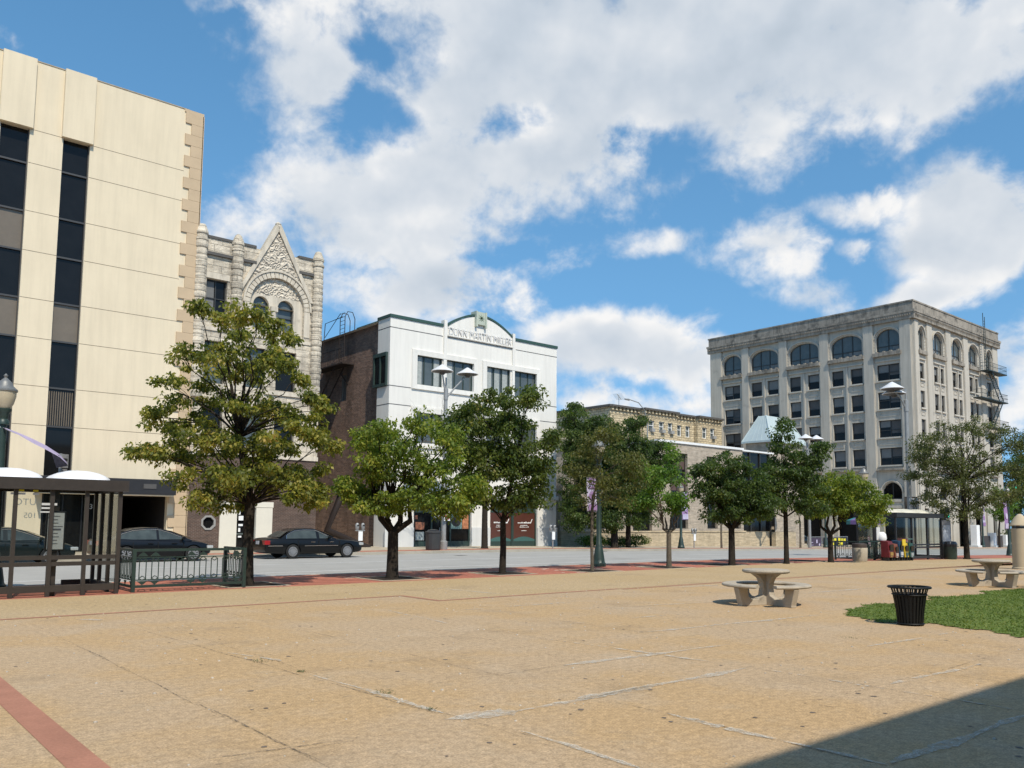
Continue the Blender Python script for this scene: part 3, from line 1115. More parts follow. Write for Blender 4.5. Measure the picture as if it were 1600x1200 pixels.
for k, (w_, h_) in enumerate(((.1, .22), (.28, .26), (.26, .12), (.12, .22), (.2, .1))):
    b.fbox(F2g, 19.18, 19.18+w_, 2.0-k*.33, 2.0-k*.33+h_, .12, .139)
b.build('door_lettering', M_white, dr)

# ------------------------------------------------------------------ white building
M_wht = mat('white_render', (.75, .72, .655), .75, 0, .3, .035, .4, .02, 60, .05, 60, streak=.12)
M_wgrey = mat('pale_grey_render', (.60, .60, .58), .8, 0, .3, .06, .8, .04, 50, streak=.1)
M_gcop = mat('green_coping', (.035, .075, .06), .5, 0, .4)
M_side = brick('old_brown_brick', (.26, .155, .11), (.16, .095, .07), (.25, .21, .18), .26, .09, .014, .5, .9, .7, .6, .5, 4, (.04, .03, .026))
B3 = thing('shop_building', 'white rendered shop and office building with arched parapet and brown brick side', 'building', (36, YF, 0))
F3 = front(YF)
X0, X1, ZT = 29.05, 44.35, 15.5
ZB = 14.68
W3 = [(31.2, 33.36, 11.02, 13.05), (33.74, 36.08, 11.02, 13.05), (37.33, 39.6, 11.02, 13.05), (39.98, 42.22, 11.02, 13.05)]
W2 = [(a, c, 7.0, 9.1) for a, c, _, _ in W3]
GR = [(31.22, 36.11, -.3, 3.3), (37.8, 42.4, -.3, 3.3)]
b = MB()
b.facade(F3, (X0, X1), (-.4, 15.35), W3+W2+GR, .3)
pts = [(33.66, 15.35)]+[(33.66+(39.85-33.66)*k/18, 15.42+1.18*math.sin(math.pi*k/18)**.9) for k in range(19)]+[(39.85, 15.35)]
b.fprism(F3, pts, -.03, .35)
b.quad(*[(X0, y, z) for y, z in ((YF, -.4), (YF+1.55, -.4), (YF+1.55, 15.35), (YF, 15.35))])
shell(b, X0, X1, YF, YF+26, -.4, 15.3, 'rt')
b.build('wall', M_wht, B3)
b = MB()
FS = side(X0-.0)
b.facade(lambda u, v, d: (X0+.35+d, u, v), (YF+1.5, YF+26), (-.4, 15.35), [(53.4, 54.4, 10.4, 12.4)], .3)
shell(b, X0+.35, X1-.02, YF+1.5, YF+26, -.4, 15.28, 'b')
b.quad((X0, YF+1.55, -.4), (X0+.35, YF+1.55, -.4), (X0+.35, YF+1.55, 15.35), (X0, YF+1.55, 15.35))
b.build('brick_side_wall', M_side, B3)
b = MB()
for p, q in ((X0-.06, 33.36), (39.95, X1+.06)):
    b.fbox(F3, p, q, 15.36, 15.56, -.07, .4)
b.lock = True
b.cur += 1
P = [(33.72+(39.79-33.72)*k/24, 15.45+1.18*math.sin(math.pi*k/24)**.9) for k in range(25)]
for p, q in zip(P, P[1:]):
    b.fprism(F3, [p, q, (q[0], q[1]+.15), (p[0], p[1]+.15)], -.08, .4)
b.lock = False
b.box(X0-.06, X0+.34, YF+.41, YF+1.6, 15.36, 15.56)
b.box(X0+.26, X0+.6, YF+1.62, YF+5., 15.36, 15.5)
b.box(X0+.26, X0+.6, YF+5.02, YF+26, 15.355, 15.42)
b.split('coping', M_gcop, B3)
b = MB()
for (p, q) in ((33.40, 33.66), (39.72, 39.95)):
    b.fbox(F3, p, q, 13.06, 15.85, -.12, .3)
    b.fbox(F3, p, q, 7, 9.1, -.1, .2)
    b.fbox(F3, p, q, 11.02, 13.05, -.1, .2)
b.split('pilaster', M_wht, B3)
b = MB()
for z in (ZB, 10.72, 9.48, 6.3):
    for (p, q) in ((X0-.01, 33.37), (33.72, 39.84), (40.1, X1+.01)):
        b.fbox(F3, p, q, z-.03, z+.03, -.004, .02)
    b.box(X0-.004, X0+.02, YF-.01, YF+1.53, z-.03, z+.03)
b.split('render_joint', mat('dark_joint_line', (.10, .10, .10), .8), B3)
b = MB()
for (u0, u1) in ((30.78, 36.45), (36.87, 42.55)):
    for (va, vb) in ((10.66, 13.45), (6.66, 9.5)):
        i0, i1, j0, j1 = u0+.42, u1-.36, va+.36, vb-.4
        O = [F3(u0, va, 0), F3(u1, va, 0), F3(u1, vb, 0), F3(u0, vb, 0)]
        Q = [F3(u0+.04, va+.04, -.12), F3(u1-.04, va+.04, -.12), F3(u1-.04, vb-.04, -.12), F3(u0+.04, vb-.04, -.12)]
        I = [F3(i0, j0, -.1), F3(i1, j0, -.1), F3(i1, j1, -.1), F3(i0, j1, -.1)]
        J = [F3(i0, j0, .05), F3(i1, j0, .05), F3(i1, j1, .05), F3(i0, j1, .05)]
        for A, B_ in ((O, Q), (Q, I), (I, J)):
            for k in range(4):
                b.quad(A[k], A[(k+1) % 4], B_[(k+1) % 4], B_[k])
b.build('window_surround', M_wht, B3)
for wi, (a, c, e, f) in enumerate(W3+W2):
    wd_ = (c-a)/3
    bl = []
    for j in range(3):
        if (wi*3+j) in (0, 2, 3, 6, 7, 8, 14, 17, 20):
            bl.append((a+j*wd_+.1, a+j*wd_+wd_*.75, e+.05, f-.05, M_curtain))
    window(B3, F3, a, c, e, f, .14, M_gframe, M_glass2, us=(a+wd_, a+2*wd_), fw=.05, blind=bl)
# side window bay in green
b = MB()
b.box(X0-.16, X0+.3, YF+.22, YF+1.9, 12.75, 13.0)
b.box(X0-.16, X0+.3, YF+.22, YF+1.9, 10.72, 10.9)
for y in (YF+.22, YF+.98, YF+1.78):
    b.box(X0-.14, X0+.3, y, y+.12, 10.9, 12.75)
o = b.build('window', M_gframe, B3)
MB().box(X0-.05, X0+.1, YF+.34, YF+1.78, 10.9, 12.75).build('pane', M_glass, o)
window(B3, lambda u, v, d: (X0+.35+d, u, v), 53.4, 54.4, 10.4, 12.4, .2, mat('boarded_grey', (.2, .19, .17), .8), M_blind, fw=.08)
# fire escape with hooped ladder on the brick side
b = MB()
xl = X0+.35
for y in (52.6, 53.3):
    b.tube([(xl-.7, y, 12.9), (xl-.7, y, 16.35), (xl-.5, y, 16.75), (xl-.1, y, 16.75), (xl+.1, y, 16.3), (xl+.1, y, 15.4)], .03, 6)
for k in range(14):
    b.tube([(xl-.7, 52.6, 13+.28*k), (xl-.7, 53.3, 13+.28*k)], .018, 5)
b.tube([(xl-.7, 52.95, 16.4), (xl-.7, 55.6, 16.35), (xl-.7, 55.9, 13.6)], .03, 6)
b.tube([(xl-.7, 53.3, 16.7), (xl-.7, 55.6, 15.3)], .025, 6)
b.box(xl-1.0, xl-.02, 52.3, 57.0, 12.86, 12.95)
for k in range(18):
    b.tube([(xl-.98, 52.4+k*.27, 12.95), (xl-.98, 52.4+k*.27, 14.0)], .014, 5)
b.tube([(xl-.98, 52.4, 14.), (xl-.98, 57, 14.)], .025, 6)
b.tube([(xl-.6, 53.2, 12.3), (xl-.02, 53.2, 11.6)], .05, 6)
for dx in (-.9, -.2):
    b.tube([(xl+dx, 53.5, 12.86), (xl+dx, 57.5, 9.0)], .05, 6)
b.box(xl-1.0, xl-.02, 56.4, 59.5, 8.9, 9.0)
b.build('fire_escape', mat('rusty_black_iron', (.03, .02, .016), .8, .2, var=.4), B3)
text('raised_name', 'DUNN MARTIN MILLER', .80, mat('shadow_grey_letter', (.62, .61, .59), .7), B3, (36.72, YF-.06, 14.90), ext=.02, sx=.70, align='CENTER')  # white letters made grey all over: their shadows are put into the colour
b = MB()
b.fbox(F3, 33.72, 39.8, 14.76, 14.84, -.14, -.001)
b.build('name_ledge', M_wht, B3)
M_plq = mat('pale_green_plaque', (.42, .46, .38), .7, 0, .3, .08, 3)
b = MB()
b.fbox(F3, 36.22, 37.0, 15.98, 16.92, -.22, .4)
b.fbox(F3, 36.12, 36.25, 15.8, 16.95, -.27, .4)
b.fbox(F3, 36.97, 37.1, 15.8, 16.95, -.27, .4)
o = b.build('plaque', M_plq, B3)
b = MB()
for a in range(8):
    t = a*math.pi/4
    b.fprism(F3, [(36.61+.05*math.cos(t+1.57), 16.47+.06*math.sin(t+1.57)), (36.61+.26*math.cos(t), 16.47+.26*math.sin(t)), (36.61+.05*math.cos(t-1.57), 16.47+.06*math.sin(t-1.57))], -.25, -.221)
b.build('plaque_star', mat('dark_green_relief', (.20, .26, .18), .7), o)
# shop fronts
b = MB()
b.fbox(F3, X0-.1, 31.22, -.4, 1.3, -.05, -.001)
b.fbox(F3, 36.11, 37.8, -.4, 1.3, -.05, -.001)
b.fbox(F3, 42.4, X1+.1, -.4, 1.3, -.05, -.001)
b.split('plinth', M_wgrey, B3)
b = MB()
b.fbox(F3, X0-.06, X1+.12, 3.42, 3.72, -.16, -.001)
b.build('moulding', M_wht, B3, bevel=.03)
b = MB()
b.fbox(F3, 31.22, 36.11, -.1, .35, .2, .28)
for u in (31.22, 32.75, 33.55, 34.35, 36.0):
    b.fbox(F3, u, u+.11, .35, 2.4, .18, .28)
b.fbox(F3, 31.22, 36.11, 2.3, 2.5, .17, .29)
sf = b.build('shopfront', M_gframe, B3)
MB().quad(F3(31.22, .3, .26), F3(36.11, .3, .26), F3(36.11, 3.3, .26), F3(31.22, 3.3, .26)).build('pane', M_glass, sf)
b = MB()
b.fbox(F3, 33.42, 33.46, .9, 1.3, .1, .13)
b.fbox(F3, 33.66, 33.70, .9, 1.3, .1, .13)
b.build('door_handle', M_steel, sf)
for (u0, u1, v0, v1, cl_) in ((31.45, 32.2, 1.15, 1.65, (.30, .12, .07)), (31.5, 32.2, .42, 1.0, (.28, .32, .32)), (34.4, 35.4, 1.2, 2.4, (.20, .30, .27)), (35.45, 35.98, 1.2, 2.2, (.42, .17, .08)), (31.4, 31.65, 1.85, 2.1, (.6, .62, .6)), (32.95, 33.5, 1.95, 2.15, (.42, .44, .43))):
    b = MB()
    b.fbox(F3, u0, u1, v0, v1, .20, .225)
    b.build('poster', mat('poster_%02d' % int(u0*10 % 100), cl_, .6, 0, .4, .5, 5, .3, 14), sf)
b = MB()
b.fprism(F3, [(34.9+.42*math.cos(t*.5236), 1.72+.36*math.sin(t*.5236)) for t in range(12)], .185, .199)
b.build('poster_motif', mat('dark_disc', (.03, .028, .025), .5), sf)
M_rb = mat('red_brown_panel', (.085, .03, .02), .35, 0, .5, .15, 1)
b = MB()
b.fbox(F3, 37.8, 42.4, -.1, .3, .2, .28)
for u in (37.8, 39.95, 40.06, 42.3):
    b.fbox(F3, u, u+.1, -.1, 2.4, .14, .28)
b.fbox(F3, 37.8, 42.4, 2.4, 3.3, .19, .28)
sp = b.build('shopfront', M_gframe, B3)
for (u0, u1) in ((37.9, 39.95), (40.16, 42.3)):
    b = MB()
    b.fbox(F3, u0, u1, .3, 2.4, .21, .25)
    pn = b.build('display_panel', M_rb, sp)
    b = MB()
    uc = (u0+u1)/2
    for k, (w_, z) in enumerate(((.62, 1.62), (.42, 1.32), (.26, 1.05), (.36, 1.45))):
        u = uc-w_
        while u < uc+w_:
            l = random.uniform(.05, .12)
            hh = random.uniform(.06, .12) if k == 0 else random.uniform(.03, .06)
            b.fbox(F3, u, u+l, z, z+hh, .195, .209)
            u += l+random.uniform(.02, .05)
    b.fprism(F3, [(uc+.62, 1.62), (uc+.68, 1.62), (uc+.85, 1.95), (uc+.79, 1.95)], .195, .209)
    b.build('panel_lettering', M_white, pn)
    b = MB()
    b.fprism(F3, [(u0, .3), (u1, .3), (u1, .42)]+[(u1-(u1-u0)*k/8, .42+.22*math.sin(math.pi*k/8)) for k in range(1, 8)]+[(u0, .42)], .195, .209)
    b.build('panel_motif', mat('teal_motif', (.05, .12, .11), .4), pn)
text('street_number', '15', .42, mat('number_grey2', (.3, .3, .3), .5), B3, (43.55, YF-.06, 2.65), ext=.02)
b = MB()
b.fbox(F3, 43.0, 43.22, 1.95, 2.65, -.03, -.001)
b.build('wall_plate', M_wgrey, B3)
# leaning vent duct against the side wall
t = thing('vent_duct', 'dark leaning duct with silver elbow standing against the brown brick side wall', 'duct', (28.9, 49.2, 0))
pA, pB = atY(511, 828, 47.8), atY(534, 772, 47.8)
MB().tube([(28.15, 47.6, -.1), pA, pB], .24, 12).build('pipe', mat('dark_duct', (.028, .018, .014), .6, .3), t, smooth=True)
e = pB
MB().tube([e+Vector((0, 0, -.1)), e+Vector((.02, -.05, .1)), e+Vector((-.15, -.1, .3)), e+Vector((-.45, -.2, .32))], [.26, .28, .28, .28], 14).build('elbow', M_steel, t, smooth=True)
# ------------------------------------------------------------------ low tan brick building with metal-roofed tower
M_tan = brick('tan_brick', (.42, .35, .27), (.34, .285, .22), (.38, .34, .28), .4, .13, .014, .3, .9, .25, .5)
M_tanb = brick('tan_stone_base', (.47, .38, .255), (.43, .35, .235), (.36, .30, .21), .8, .3, .012, .25, .9, .2, .5)
M_coping = mat('white_coping', (.72, .72, .70), .6, 0, .3, .05, 2)
M_mroof = mat('pale_metal_roof', (.52, .58, .555), .45, .25, .5, .06, .8)
B4 = thing('low_brick_building', 'low tan brick building with white coping and a pale metal roofed corner tower', 'building', (62, 48, 0))
Y4 = 48.
F4 = front(Y4)
b = MB()
low = [(47.2, 48.6, 1.2, 3.6), (50.4, 52.4, 1.2, 3.6), (54.4, 56.9, 1.0, 4.4)]
tall = [(59.55, 62.0, 1.25, 8.15), (64.9, 66.5, 1.25, 8.1), (68.6, 70.3, 1.25, 8.1)]
b.facade(F4, (45.75, 57.9), (.95, 5.2), low, .35)
b.facade(F4, (57.9, 70.75), (.95, 9.02), tall, .4)
b.facade(F4, (76.3, 79.9), (.95, 7.35), [(77.4, 78.3, 2.9, 3.6)], .3)
b.quad((57.9, Y4, .95), (57.9, Y4+18, .95), (57.9, Y4+18, 9.02), (57.9, Y4, 9.02))
b.quad((70.75, Y4, .95), (70.75, Y4+3, .95), (70.75, Y4+3, 9.02), (70.75, Y4, 9.02))
b.quad((45.75, Y4, 5.2), (57.9, Y4, 5.2), (57.9, Y4+18, 5.2), (45.75, Y4+18, 5.2))
shell(b, 45.75, 57.9, Y4, Y4+18, -1, 5.2, 'bl')
shell(b, 57.9, 79.9, Y4+3, Y4+18, -1, 8.6, 'frbt')
b.quad((57.9, Y4, 9.02), (70.75, Y4, 9.02), (70.75, Y4+18, 9.02), (57.9, Y4+18, 9.02))
b.quad((79.9, Y4, -1.5), (79.9, Y4+18, -1.5), (79.9, Y4+18, 7.35), (79.9, Y4, 7.35))
b.build('wall', M_tan, B4)
b = MB()
b.fbox(F4, 45.7, 70.9, -1.2, .93, -.14, .35)
b.fbox(F4, 76.2, 80, -1.6, .93, -.14, .35)
b.fbox(F4, 45.7, 70.9, .93, 1.05, -.2, -.001)
b.fbox(F4, 70.9, 76.2, -1.4, 1.0, .6, 1.0)
b.split('base_course', M_tanb, B4)
b = MB()
b.box(57.75, 70.85, Y4-.12, Y4+.4, 9.03, 9.24)
b.box(57.75, 58.1, Y4+.41, Y4+18, 9.03, 9.23)
b.box(70.9, 76.8, Y4+.3, Y4+.7, 9.0, 9.16)
b.box(76.2, 80, Y4-.1, Y4+.4, 7.36, 7.5)
b.split('coping', M_coping, B4)
for q in low+tall:
    n = 1 if q[1]-q[0] < 1.7 else 2
    o = window(B4, F4, *q, .3, M_frame, M_glass, us=[q[0]+(q[1]-q[0])*k/n for k in range(1, n)], vs=(q[2]+2.3,) if q[3] > 5 else (), fw=.08)
    if q[3] > 5:
        MB().quad(F4(q[0]+.05, 6.7, .33), F4(q[1]-.05, 6.7, .33), F4(q[1]-.05, 8.05, .33), F4(q[0]+.05, 8.05, .33)).build('louvre', mat('brown_louvre', (.09, .055, .045), .7), o)
        MB().quad(F4(q[0]+.05, 4.72, .328), F4(q[1]-.05, 4.72, .328), F4(q[1]-.05, 5.6, .328), F4(q[0]+.05, 5.6, .328)).build('spandrel', mat('brown_louvre', (.09, .055, .045), .7), o)
b = MB()
b.fbox(F4, 70.78, 76.2, 1.0, 8.95, .55, .6)
o = b.build('glazing', M_glass, B4)
b = MB()
for u in (70.8, 72.6, 74.4, 76.05):
    b.fbox(F4, u, u+.12, 1.0, 8.95, .42, .545)
for z in (2.8, 5.0, 7.0):
    b.fbox(F4, 70.8, 76.1, z, z+.12, .44, .54)
b.build('mullion', M_frame, o)
b = MB()
b.box(78.2, 84.6, 49.6, 52.6, -1, 10.7)
b.build('tower', M_tan, B4)
b = MB()
E8 = [(77.9, 49.3, 10.7), (84.9, 49.3, 10.7), (84.9, 52.9, 10.7), (77.9, 52.9, 10.7)]
T8 = [(79.3, 50.7, 13.55), (83.6, 50.7, 13.55), (83.6, 51.6, 13.55), (79.3, 51.6, 13.55)]
for k in range(4):
    b.quad(E8[k], E8[(k+1) % 4], T8[(k+1) % 4], T8[k])
b.quad(*T8)
b.box(77.85, 84.95, 49.25, 52.95, 10.5, 10.69)
ro = b.build('roof', M_mroof, B4)
b = MB()
for k in range(4):
    b.tube([E8[k], T8[k]], .07, 6)
    for j in range(1, 6):
        p = Vector(E8[k]).lerp(Vector(E8[(k+1) % 4]), j/6)
        q = Vector(T8[k]).lerp(Vector(T8[(k+1) % 4]), j/6)
        b.tube([p, q], .025, 4)
b.build('roof_seam', M_mroof, ro)

# ------------------------------------------------------------------ yellow rock-faced apartment block behind
M_yel = brick('yellow_rock_brick', (.66, .55, .36), (.56, .46, .30), (.38, .31, .21), .8, .33, .04, .9, .9, .3, .8, 1., 3.)
B5 = thing('apartment_building', 'yellow stone apartment block with bowed fronts and dark bracketed cornice', 'building', (93, 76, 0))
Y5 = 76.
KA = Y5/85
za = lambda z: 1.7+(z-1.7)*KA
edge = [q*KA for q in (91.3, 97.65, 105.9, 111.4, 118.)]
prj = [.0, .9, .1, .8]
F5s = []
wins5 = {0: [(95.0, 96.4)], 1: [(98.9, 100.3), (101.4, 102.7), (103.6, 104.8)], 2: [(106.9, 108.2), (109.2, 110.4)], 3: [(112.6, 113.9), (114.8, 116.0)]}
b = MB()
cor = MB()
cor2 = MB()
for i, (u0, u1) in enumerate(zip(edge, edge[1:])):
    y = Y5-prj[i]
    F = front(y)
    hs = [(a*KA, c*KA, za(z), za(z+1.85)) for a, c in wins5[i] for z in (15.85, 12.2, 8.6)]
    b.facade(F, (u0, u1), (-1, za(19.2)), hs, .35)
    for u in [q for q in (u0, u1) if q not in (edge[0], edge[-1])]+([edge[-1]] if i == 3 else []):
        b.quad((u, y, -1), (u, Y5-.002, -1), (u, Y5-.002, za(19.2)), (u, y, za(19.2)))
    b.fbox(F, u0+.05, u1-.05, za(18.15), za(18.3), -.06, -.001)
    cor.fbox(F, u0-.1, u1+.1, za(19.2), za(19.5), -.5, .5)
    u = u0+.1
    while u < u1-.2:
        cor2.fbox(F, u, u+.33, za(18.75), za(19.2)-.01, -.3, -.001)
        u += .75
    for q in hs:
        o = window(B5, F, *q, .22, M_white if (i+int(q[0])) % 2 else M_frame, M_glass2, vs=(q[2]+.95,), fw=.1, blind=[(q[0]+.1, q[0]+(q[1]-q[0])*.45, q[2]+.1, q[3]-.1, M_curtain)] if int(q[0]*7.3) % 3 else None)
        if int(q[0]*3) % 2:
            MB().fbox(F, q[0]+.35, q[0]+1.05, q[2]+.05, q[2]+.5, -.35, .2).build('air_conditioner', mat('ac_grey', (.3, .3, .29), .6), o)
b.quad((edge[0], Y5, -1), (edge[0], Y5+20, -1), (edge[0], Y5+20, za(19.2)), (edge[0], Y5, za(19.2)))
b.quad((edge[0], Y5, za(19.2)), (edge[-1], Y5, za(19.2)), (edge[-1], Y5+20, za(19.2)), (edge[0], Y5+20, za(19.2)))
shell(b, edge[0], edge[-1], Y5, Y5+20, -1, za(19.2), 'br')
b.build('wall', M_yel, B5)
cor.box(edge[0]-.5, edge[0]-.02, Y5-.4, Y5+20, za(19.2), za(19.5))
cor.split('cornice', M_cap, B5)
cor2.split('cornice_bracket', M_yel, B5)
t = thing('roof_antenna', 'thin television antenna on the roof of the yellow apartment block', 'antenna', (88.3, 80, 17.3))
b = MB()
b.tube([(88.3, 80.5, 17.2), (88.3, 80.5, 20.1)], .05, 5)
b.tube([(86.9, 79.6, 20.0), (89.8, 81.4, 19.7)], .04, 5)
for k in range(6):
    p = Vector((87., 79.6, 20.0)).lerp(Vector((89.7, 81.4, 19.7)), k/5)
    b.tube([p+Vector((-.35, .55, 0)), p+Vector((.35, -.55, 0))], .025, 4)
b.build('mast', M_steel, t)
t = thing('street_lamp', 'tall cobra head lamp with curved arm before the yellow apartment block', 'street lamp', (82.2, 70, -.5))
b = MB()
b.tube([(82.2, 70, -.5), (82.2, 70, 14.8)], [.13, .08], 7)
b.build('pole', M_galv, t)
b = MB()
b.tube([(82.2, 70, 14.2), (81.7, 70, 16.2), (80.5, 70, 17.1), (78.6, 70, 17.35)], .06, 6)
b.tube([(78.7, 70, 17.3), (77.9, 70, 17.3)], [.14, .1], 8)
b.build('arm', M_galv, t)

# ------------------------------------------------------------------ grey six-storey building (right)
M_terra = mat('grey_terracotta', (.485, .445, .375), .85, 0, .25, .08, .35, .06, 30, .15, 30, streak=.22, dirt=((.24, .22, .19), .5, .62))
M_terrd = mat('stained_terracotta', (.33, .295, .245), .9, 0, .2, .2, .6, .1, 20, .2, 20, streak=.5, dirt=((.09, .085, .075), .8, .5))
B6 = thing('office_block', 'six storey grey stone office block with arched top windows and iron fire escape', 'building', (107.4, YF, -1))
XS, YE, XE, TZ = 107.4, 78.5, 135.6, 30.7
F6 = side(XS)
G6 = front(YF)
rows = [(20.73, 22.85), (16.95, 19.2), (13.2, 15.45), (9.55, 11.8)]
sb = [dict(arch=(72.85, 76.05), w=[(73.1, 75.9)]), dict(arch=(66.55, 71.1), w=[(69.3, 71.1), (66.55, 68.35)]), dict(arch=(60.15, 64.65), w=[(62.95, 64.7), (60.1, 61.85)]), dict(arch=(53.8, 58.2), w=[(56.5, 58.2), (53.8, 55.5)]), dict(arch=(48.75, 51.85), w=[(48.85, 51.8)])]
fb = [dict(arch=(108.8, 110.6), w=[(109, 110.4)]), dict(arch=(113.3, 116.5), w=[(113.4, 114.7), (115.3, 116.5)]), dict(arch=(119.2, 122.4), w=[(119.3, 120.6), (121.1, 122.3)]), dict(arch=(124.9, 128.1), w=[(125., 126.3), (126.8, 128)]), dict(arch=(131.2, 133.2), w=[(131.4, 133.1)])]
b = MB()
for F, U, bays_, rv in ((F6, (YF, YE), sb, .42), (G6, (XS, XE), fb, .36)):
    hol = []
    for q in bays_:
        a, c = q['arch']
        hol.append((a, c, 24.55, 27.8))
        hol += [(u0, u1, r0, r1) for u0, u1 in q['w'] for r0, r1 in rows]
        hol.append((a+.3, c-.3, 5.1, 7.5))
        hol.append((a+.3, c-.3, -2, 3.9))
    b.facade(F, U, (-2, 29.3), hol, rv)
    for q in bays_:
        a, c = q['arch']
        b.archfill(F, a, c, 26.35, 27.8, 1.2, rv, 14, 2.0)
        b.archfill(F, a+.3, c-.3, 6.0, 7.5, 1.3, rv, 12, 1.8)
shell(b, XS, XE, YF, YE, -2, 29.3, 'brt')
b.build('wall', M_terra, B6)
b = MB()
pil = MB()
for F, bays_, U in ((F6, sb, (YF, YE)), (G6, fb, (XS, XE))):
    edges = sorted([q['arch'] for q in bays_])
    gaps = [(U[0]+.02, edges[0][0])]+[(p[1], q[0]) for p, q in zip(edges, edges[1:])]+[(edges[-1][1], U[1]-.02)]
    for i, (p, q) in enumerate(gaps):
        m, wd_ = (p+q)/2, min((q-p)*.66, 1.5)
        pj = -.3 if F is F6 else -.2
        if i in (0, len(gaps)-1):
            wd_ = (q-p)*.8
        pil.fbox(F, m-wd_/2, m+wd_/2, -2, 28.35, pj, -.001)
        pil.fbox(F, m-wd_/2-.08, m-wd_/2-.003, 9.0, 28.0, -.14, -.001)
        pil.fbox(F, m+wd_/2+.003, m+wd_/2+.08, 9.0, 28.0, -.14, -.001)
    for q in bays_:
        a, c = q['arch']
        if len(q['w']) == 2:
            w2 = sorted(q['w'])
            m = (w2[0][1]+w2[1][0])/2
            pil.fbox(F, m-.11, m+.11, 9.05, 23.2, -.14, -.001)
pil.split('pilaster', M_terra, B6)
sp, dk, sl_, hood = MB(), MB(), MB(), MB()
for F, bays_ in ((F6, sb), (G6, fb)):
    for q in bays_:
        a, c = q['arch']
        dk.fbox(F, a-.35, c+.35, 23.95, 24.42, -.5 if F is F6 else -.36, -.001)
        dk.lock = True
        u = a-.1
        while u < c:
            dk.fbox(F, u, u+.3, 24.40, 24.6, -.46 if F is F6 else -.32, -.1)
            u += .95
        dk.lock = False
        dk.fbox(F, a-.2, c+.2, 8.85, 9.12, -.5, -.001)
        sl_.fbox(F, a-.1, c+.1, 23.25, 23.42, -.2, -.001)
        for u0, u1 in q['w']:
            for r0, r1 in rows:
                if r0 > 10:
                    sp.fbox(F, u0+.25, u1-.25, r0-1.02, r0-.95, -.06, -.001)
                    sp.fbox(F, u0+.25, u1-.25, r0-.55, r0-.48, -.06, -.001)
                    sp.fbox(F, u0+.18, u0+.249, r0-1.02, r0-.48, -.06, -.001)
                    sp.fbox(F, u1-.249, u1-.18, r0-1.02, r0-.48, -.06, -.001)
        n = 16
        for (a_, c_, vs_, rise_, pw_, oo) in ((a, c, 26.35, 1.2, 2.0, .32), (a+.3, c-.3, 6.0, 1.3, 1.8, .28)):
            cc, h = (a_+c_)/2, (c_-a_)/2

            def ap(k, o):
                x = math.cos(math.pi*k/n)
                return cc-(h+o)*x, vs_+(rise_+o)*max(0, 1-abs(x)**pw_)**(1/pw_)
            hood.lock = False
            hood.cur += 1
            hood.lock = True
            for k in range(n):
                hood.fprism(F, [ap(k, oo-.14), ap(k, oo), ap(k+1, oo), ap(k+1, oo-.14)], -.2, -.001)
        for k in range(4):
            for u in (a-.22, c+.22):
                sp.fbox(F, u-.05, u+.05, 24.9+k*.42, 25.0+k*.42, -.10, -.001)
        sp.fbox(F, a+.3, c-.3, 3.92, 4.3, -.15, .3)
        sp.fbox(F, a+.3, c-.3, 4.75, 5.08, -.15, .3)
sp.build('spandrel_relief', M_terra, B6)
dk.split('bracketed_ledge', M_terrd, B6)
sl_.split('window_head', M_terra, B6)
M_sill = mat('pale_sill', (.50, .46, .39), .85, 0, .2, .1, 1)
hood.split('hood_mould', M_terra, B6)
b = MB()
b.box(XS-.45, XE+.2, YF-.45, YF-.001, 28.36, 29.0)
b.box(XS-.45, XS-.001, YF, YE+.2, 28.36, 29.0)
b.box(XS-.25, XE+.1, YF-.25, YE+.1, 29.52, 30.62)
b.build('parapet', M_terrd, B6)
b = MB()
b.box(XS-.58, XE+.3, YF-.58, YE+.3, 29.2, 29.5)
b.box(XS-.5, XE+.25, YF-.5, YE+.2, 29.02, 29.19)
b.box(XS-.33, XE+.2, YF-.33, YE+.2, 30.63, 30.82)
u = YF
while u < YE:
    b.box(XS-.62, XS-.46, u, u+.12, 28.8, 29.0)
    u += .3
u = XS
while u < XE:
    b.box(u, u+.12, YF-.62, YF-.46, 28.8, 29.0)
    u += .3
b.build('cornice', M_terrd, B6)
M_bl2 = mat('grey_roller_blind', (.085, .083, .08), .7, 0, .4, .2, .8)
M_bl3 = mat('pale_roller_blind', (.17, .175, .17), .7, 0, .4, .2, .8)
for F, bays_, rv in ((F6, sb, .34), (G6, fb, .3)):
    for q in bays_:
        a, c = q['arch']
        n = 2 if c-a < 3.3 else 3
        window(B6, F, a-.02, c+.02, 24.56, 27.85, rv, M_frame, M_glass2, us=[a+(c-a)*k/n for k in range(1, n)], vs=(25.3,), fw=.13, blind=[(a+.1, a+(c-a)*random.uniform(.3, .8), 24.65, 25.25, M_bl3)])
        for u0, u1 in q['w']:
            for r0, r1 in rows:
                z = r0+(r1-r0)*random.choice((.35, .42, .42, .5))
                bl = [(u0+.1, u1-.1, z+.05, r1-.08, M_bl2 if random.random() < .75 else M_bl3)]
                if u1-u0 > 2:
                    m = (u0+u1)/2
                    bl = [(u0+.1, m-.06, r0+(r1-r0)*random.uniform(.1, .5), r1-.08, M_bl2), (m+.06, u1-.1, r0+(r1-r0)*random.uniform(.3, .6), r1-.08, M_bl3)]
                o = window(B6, F, u0, u1, r0, r1, rv-.08, M_frame, M_glass, us=((u0+u1)/2,) if u1-u0 > 2 else (), vs=(z,), fw=.1, blind=bl)
                MB().fbox(F, u0-.12, u1+.12, r0-.2, r0-.01, -.2, .1).build('sill', M_sill, o)
        window(B6, F, a+.3, c-.3, 5.12, 7.5, rv-.05, M_frame, M_glass, us=((a+c)/2,), fw=.12)
        MB().quad(F(a+.2, -2, .9), F(c-.2, -2, .9), F(c-.2, 3.95, .9), F(a+.2, 3.95, .9)).build('doorway', M_dark, B6)
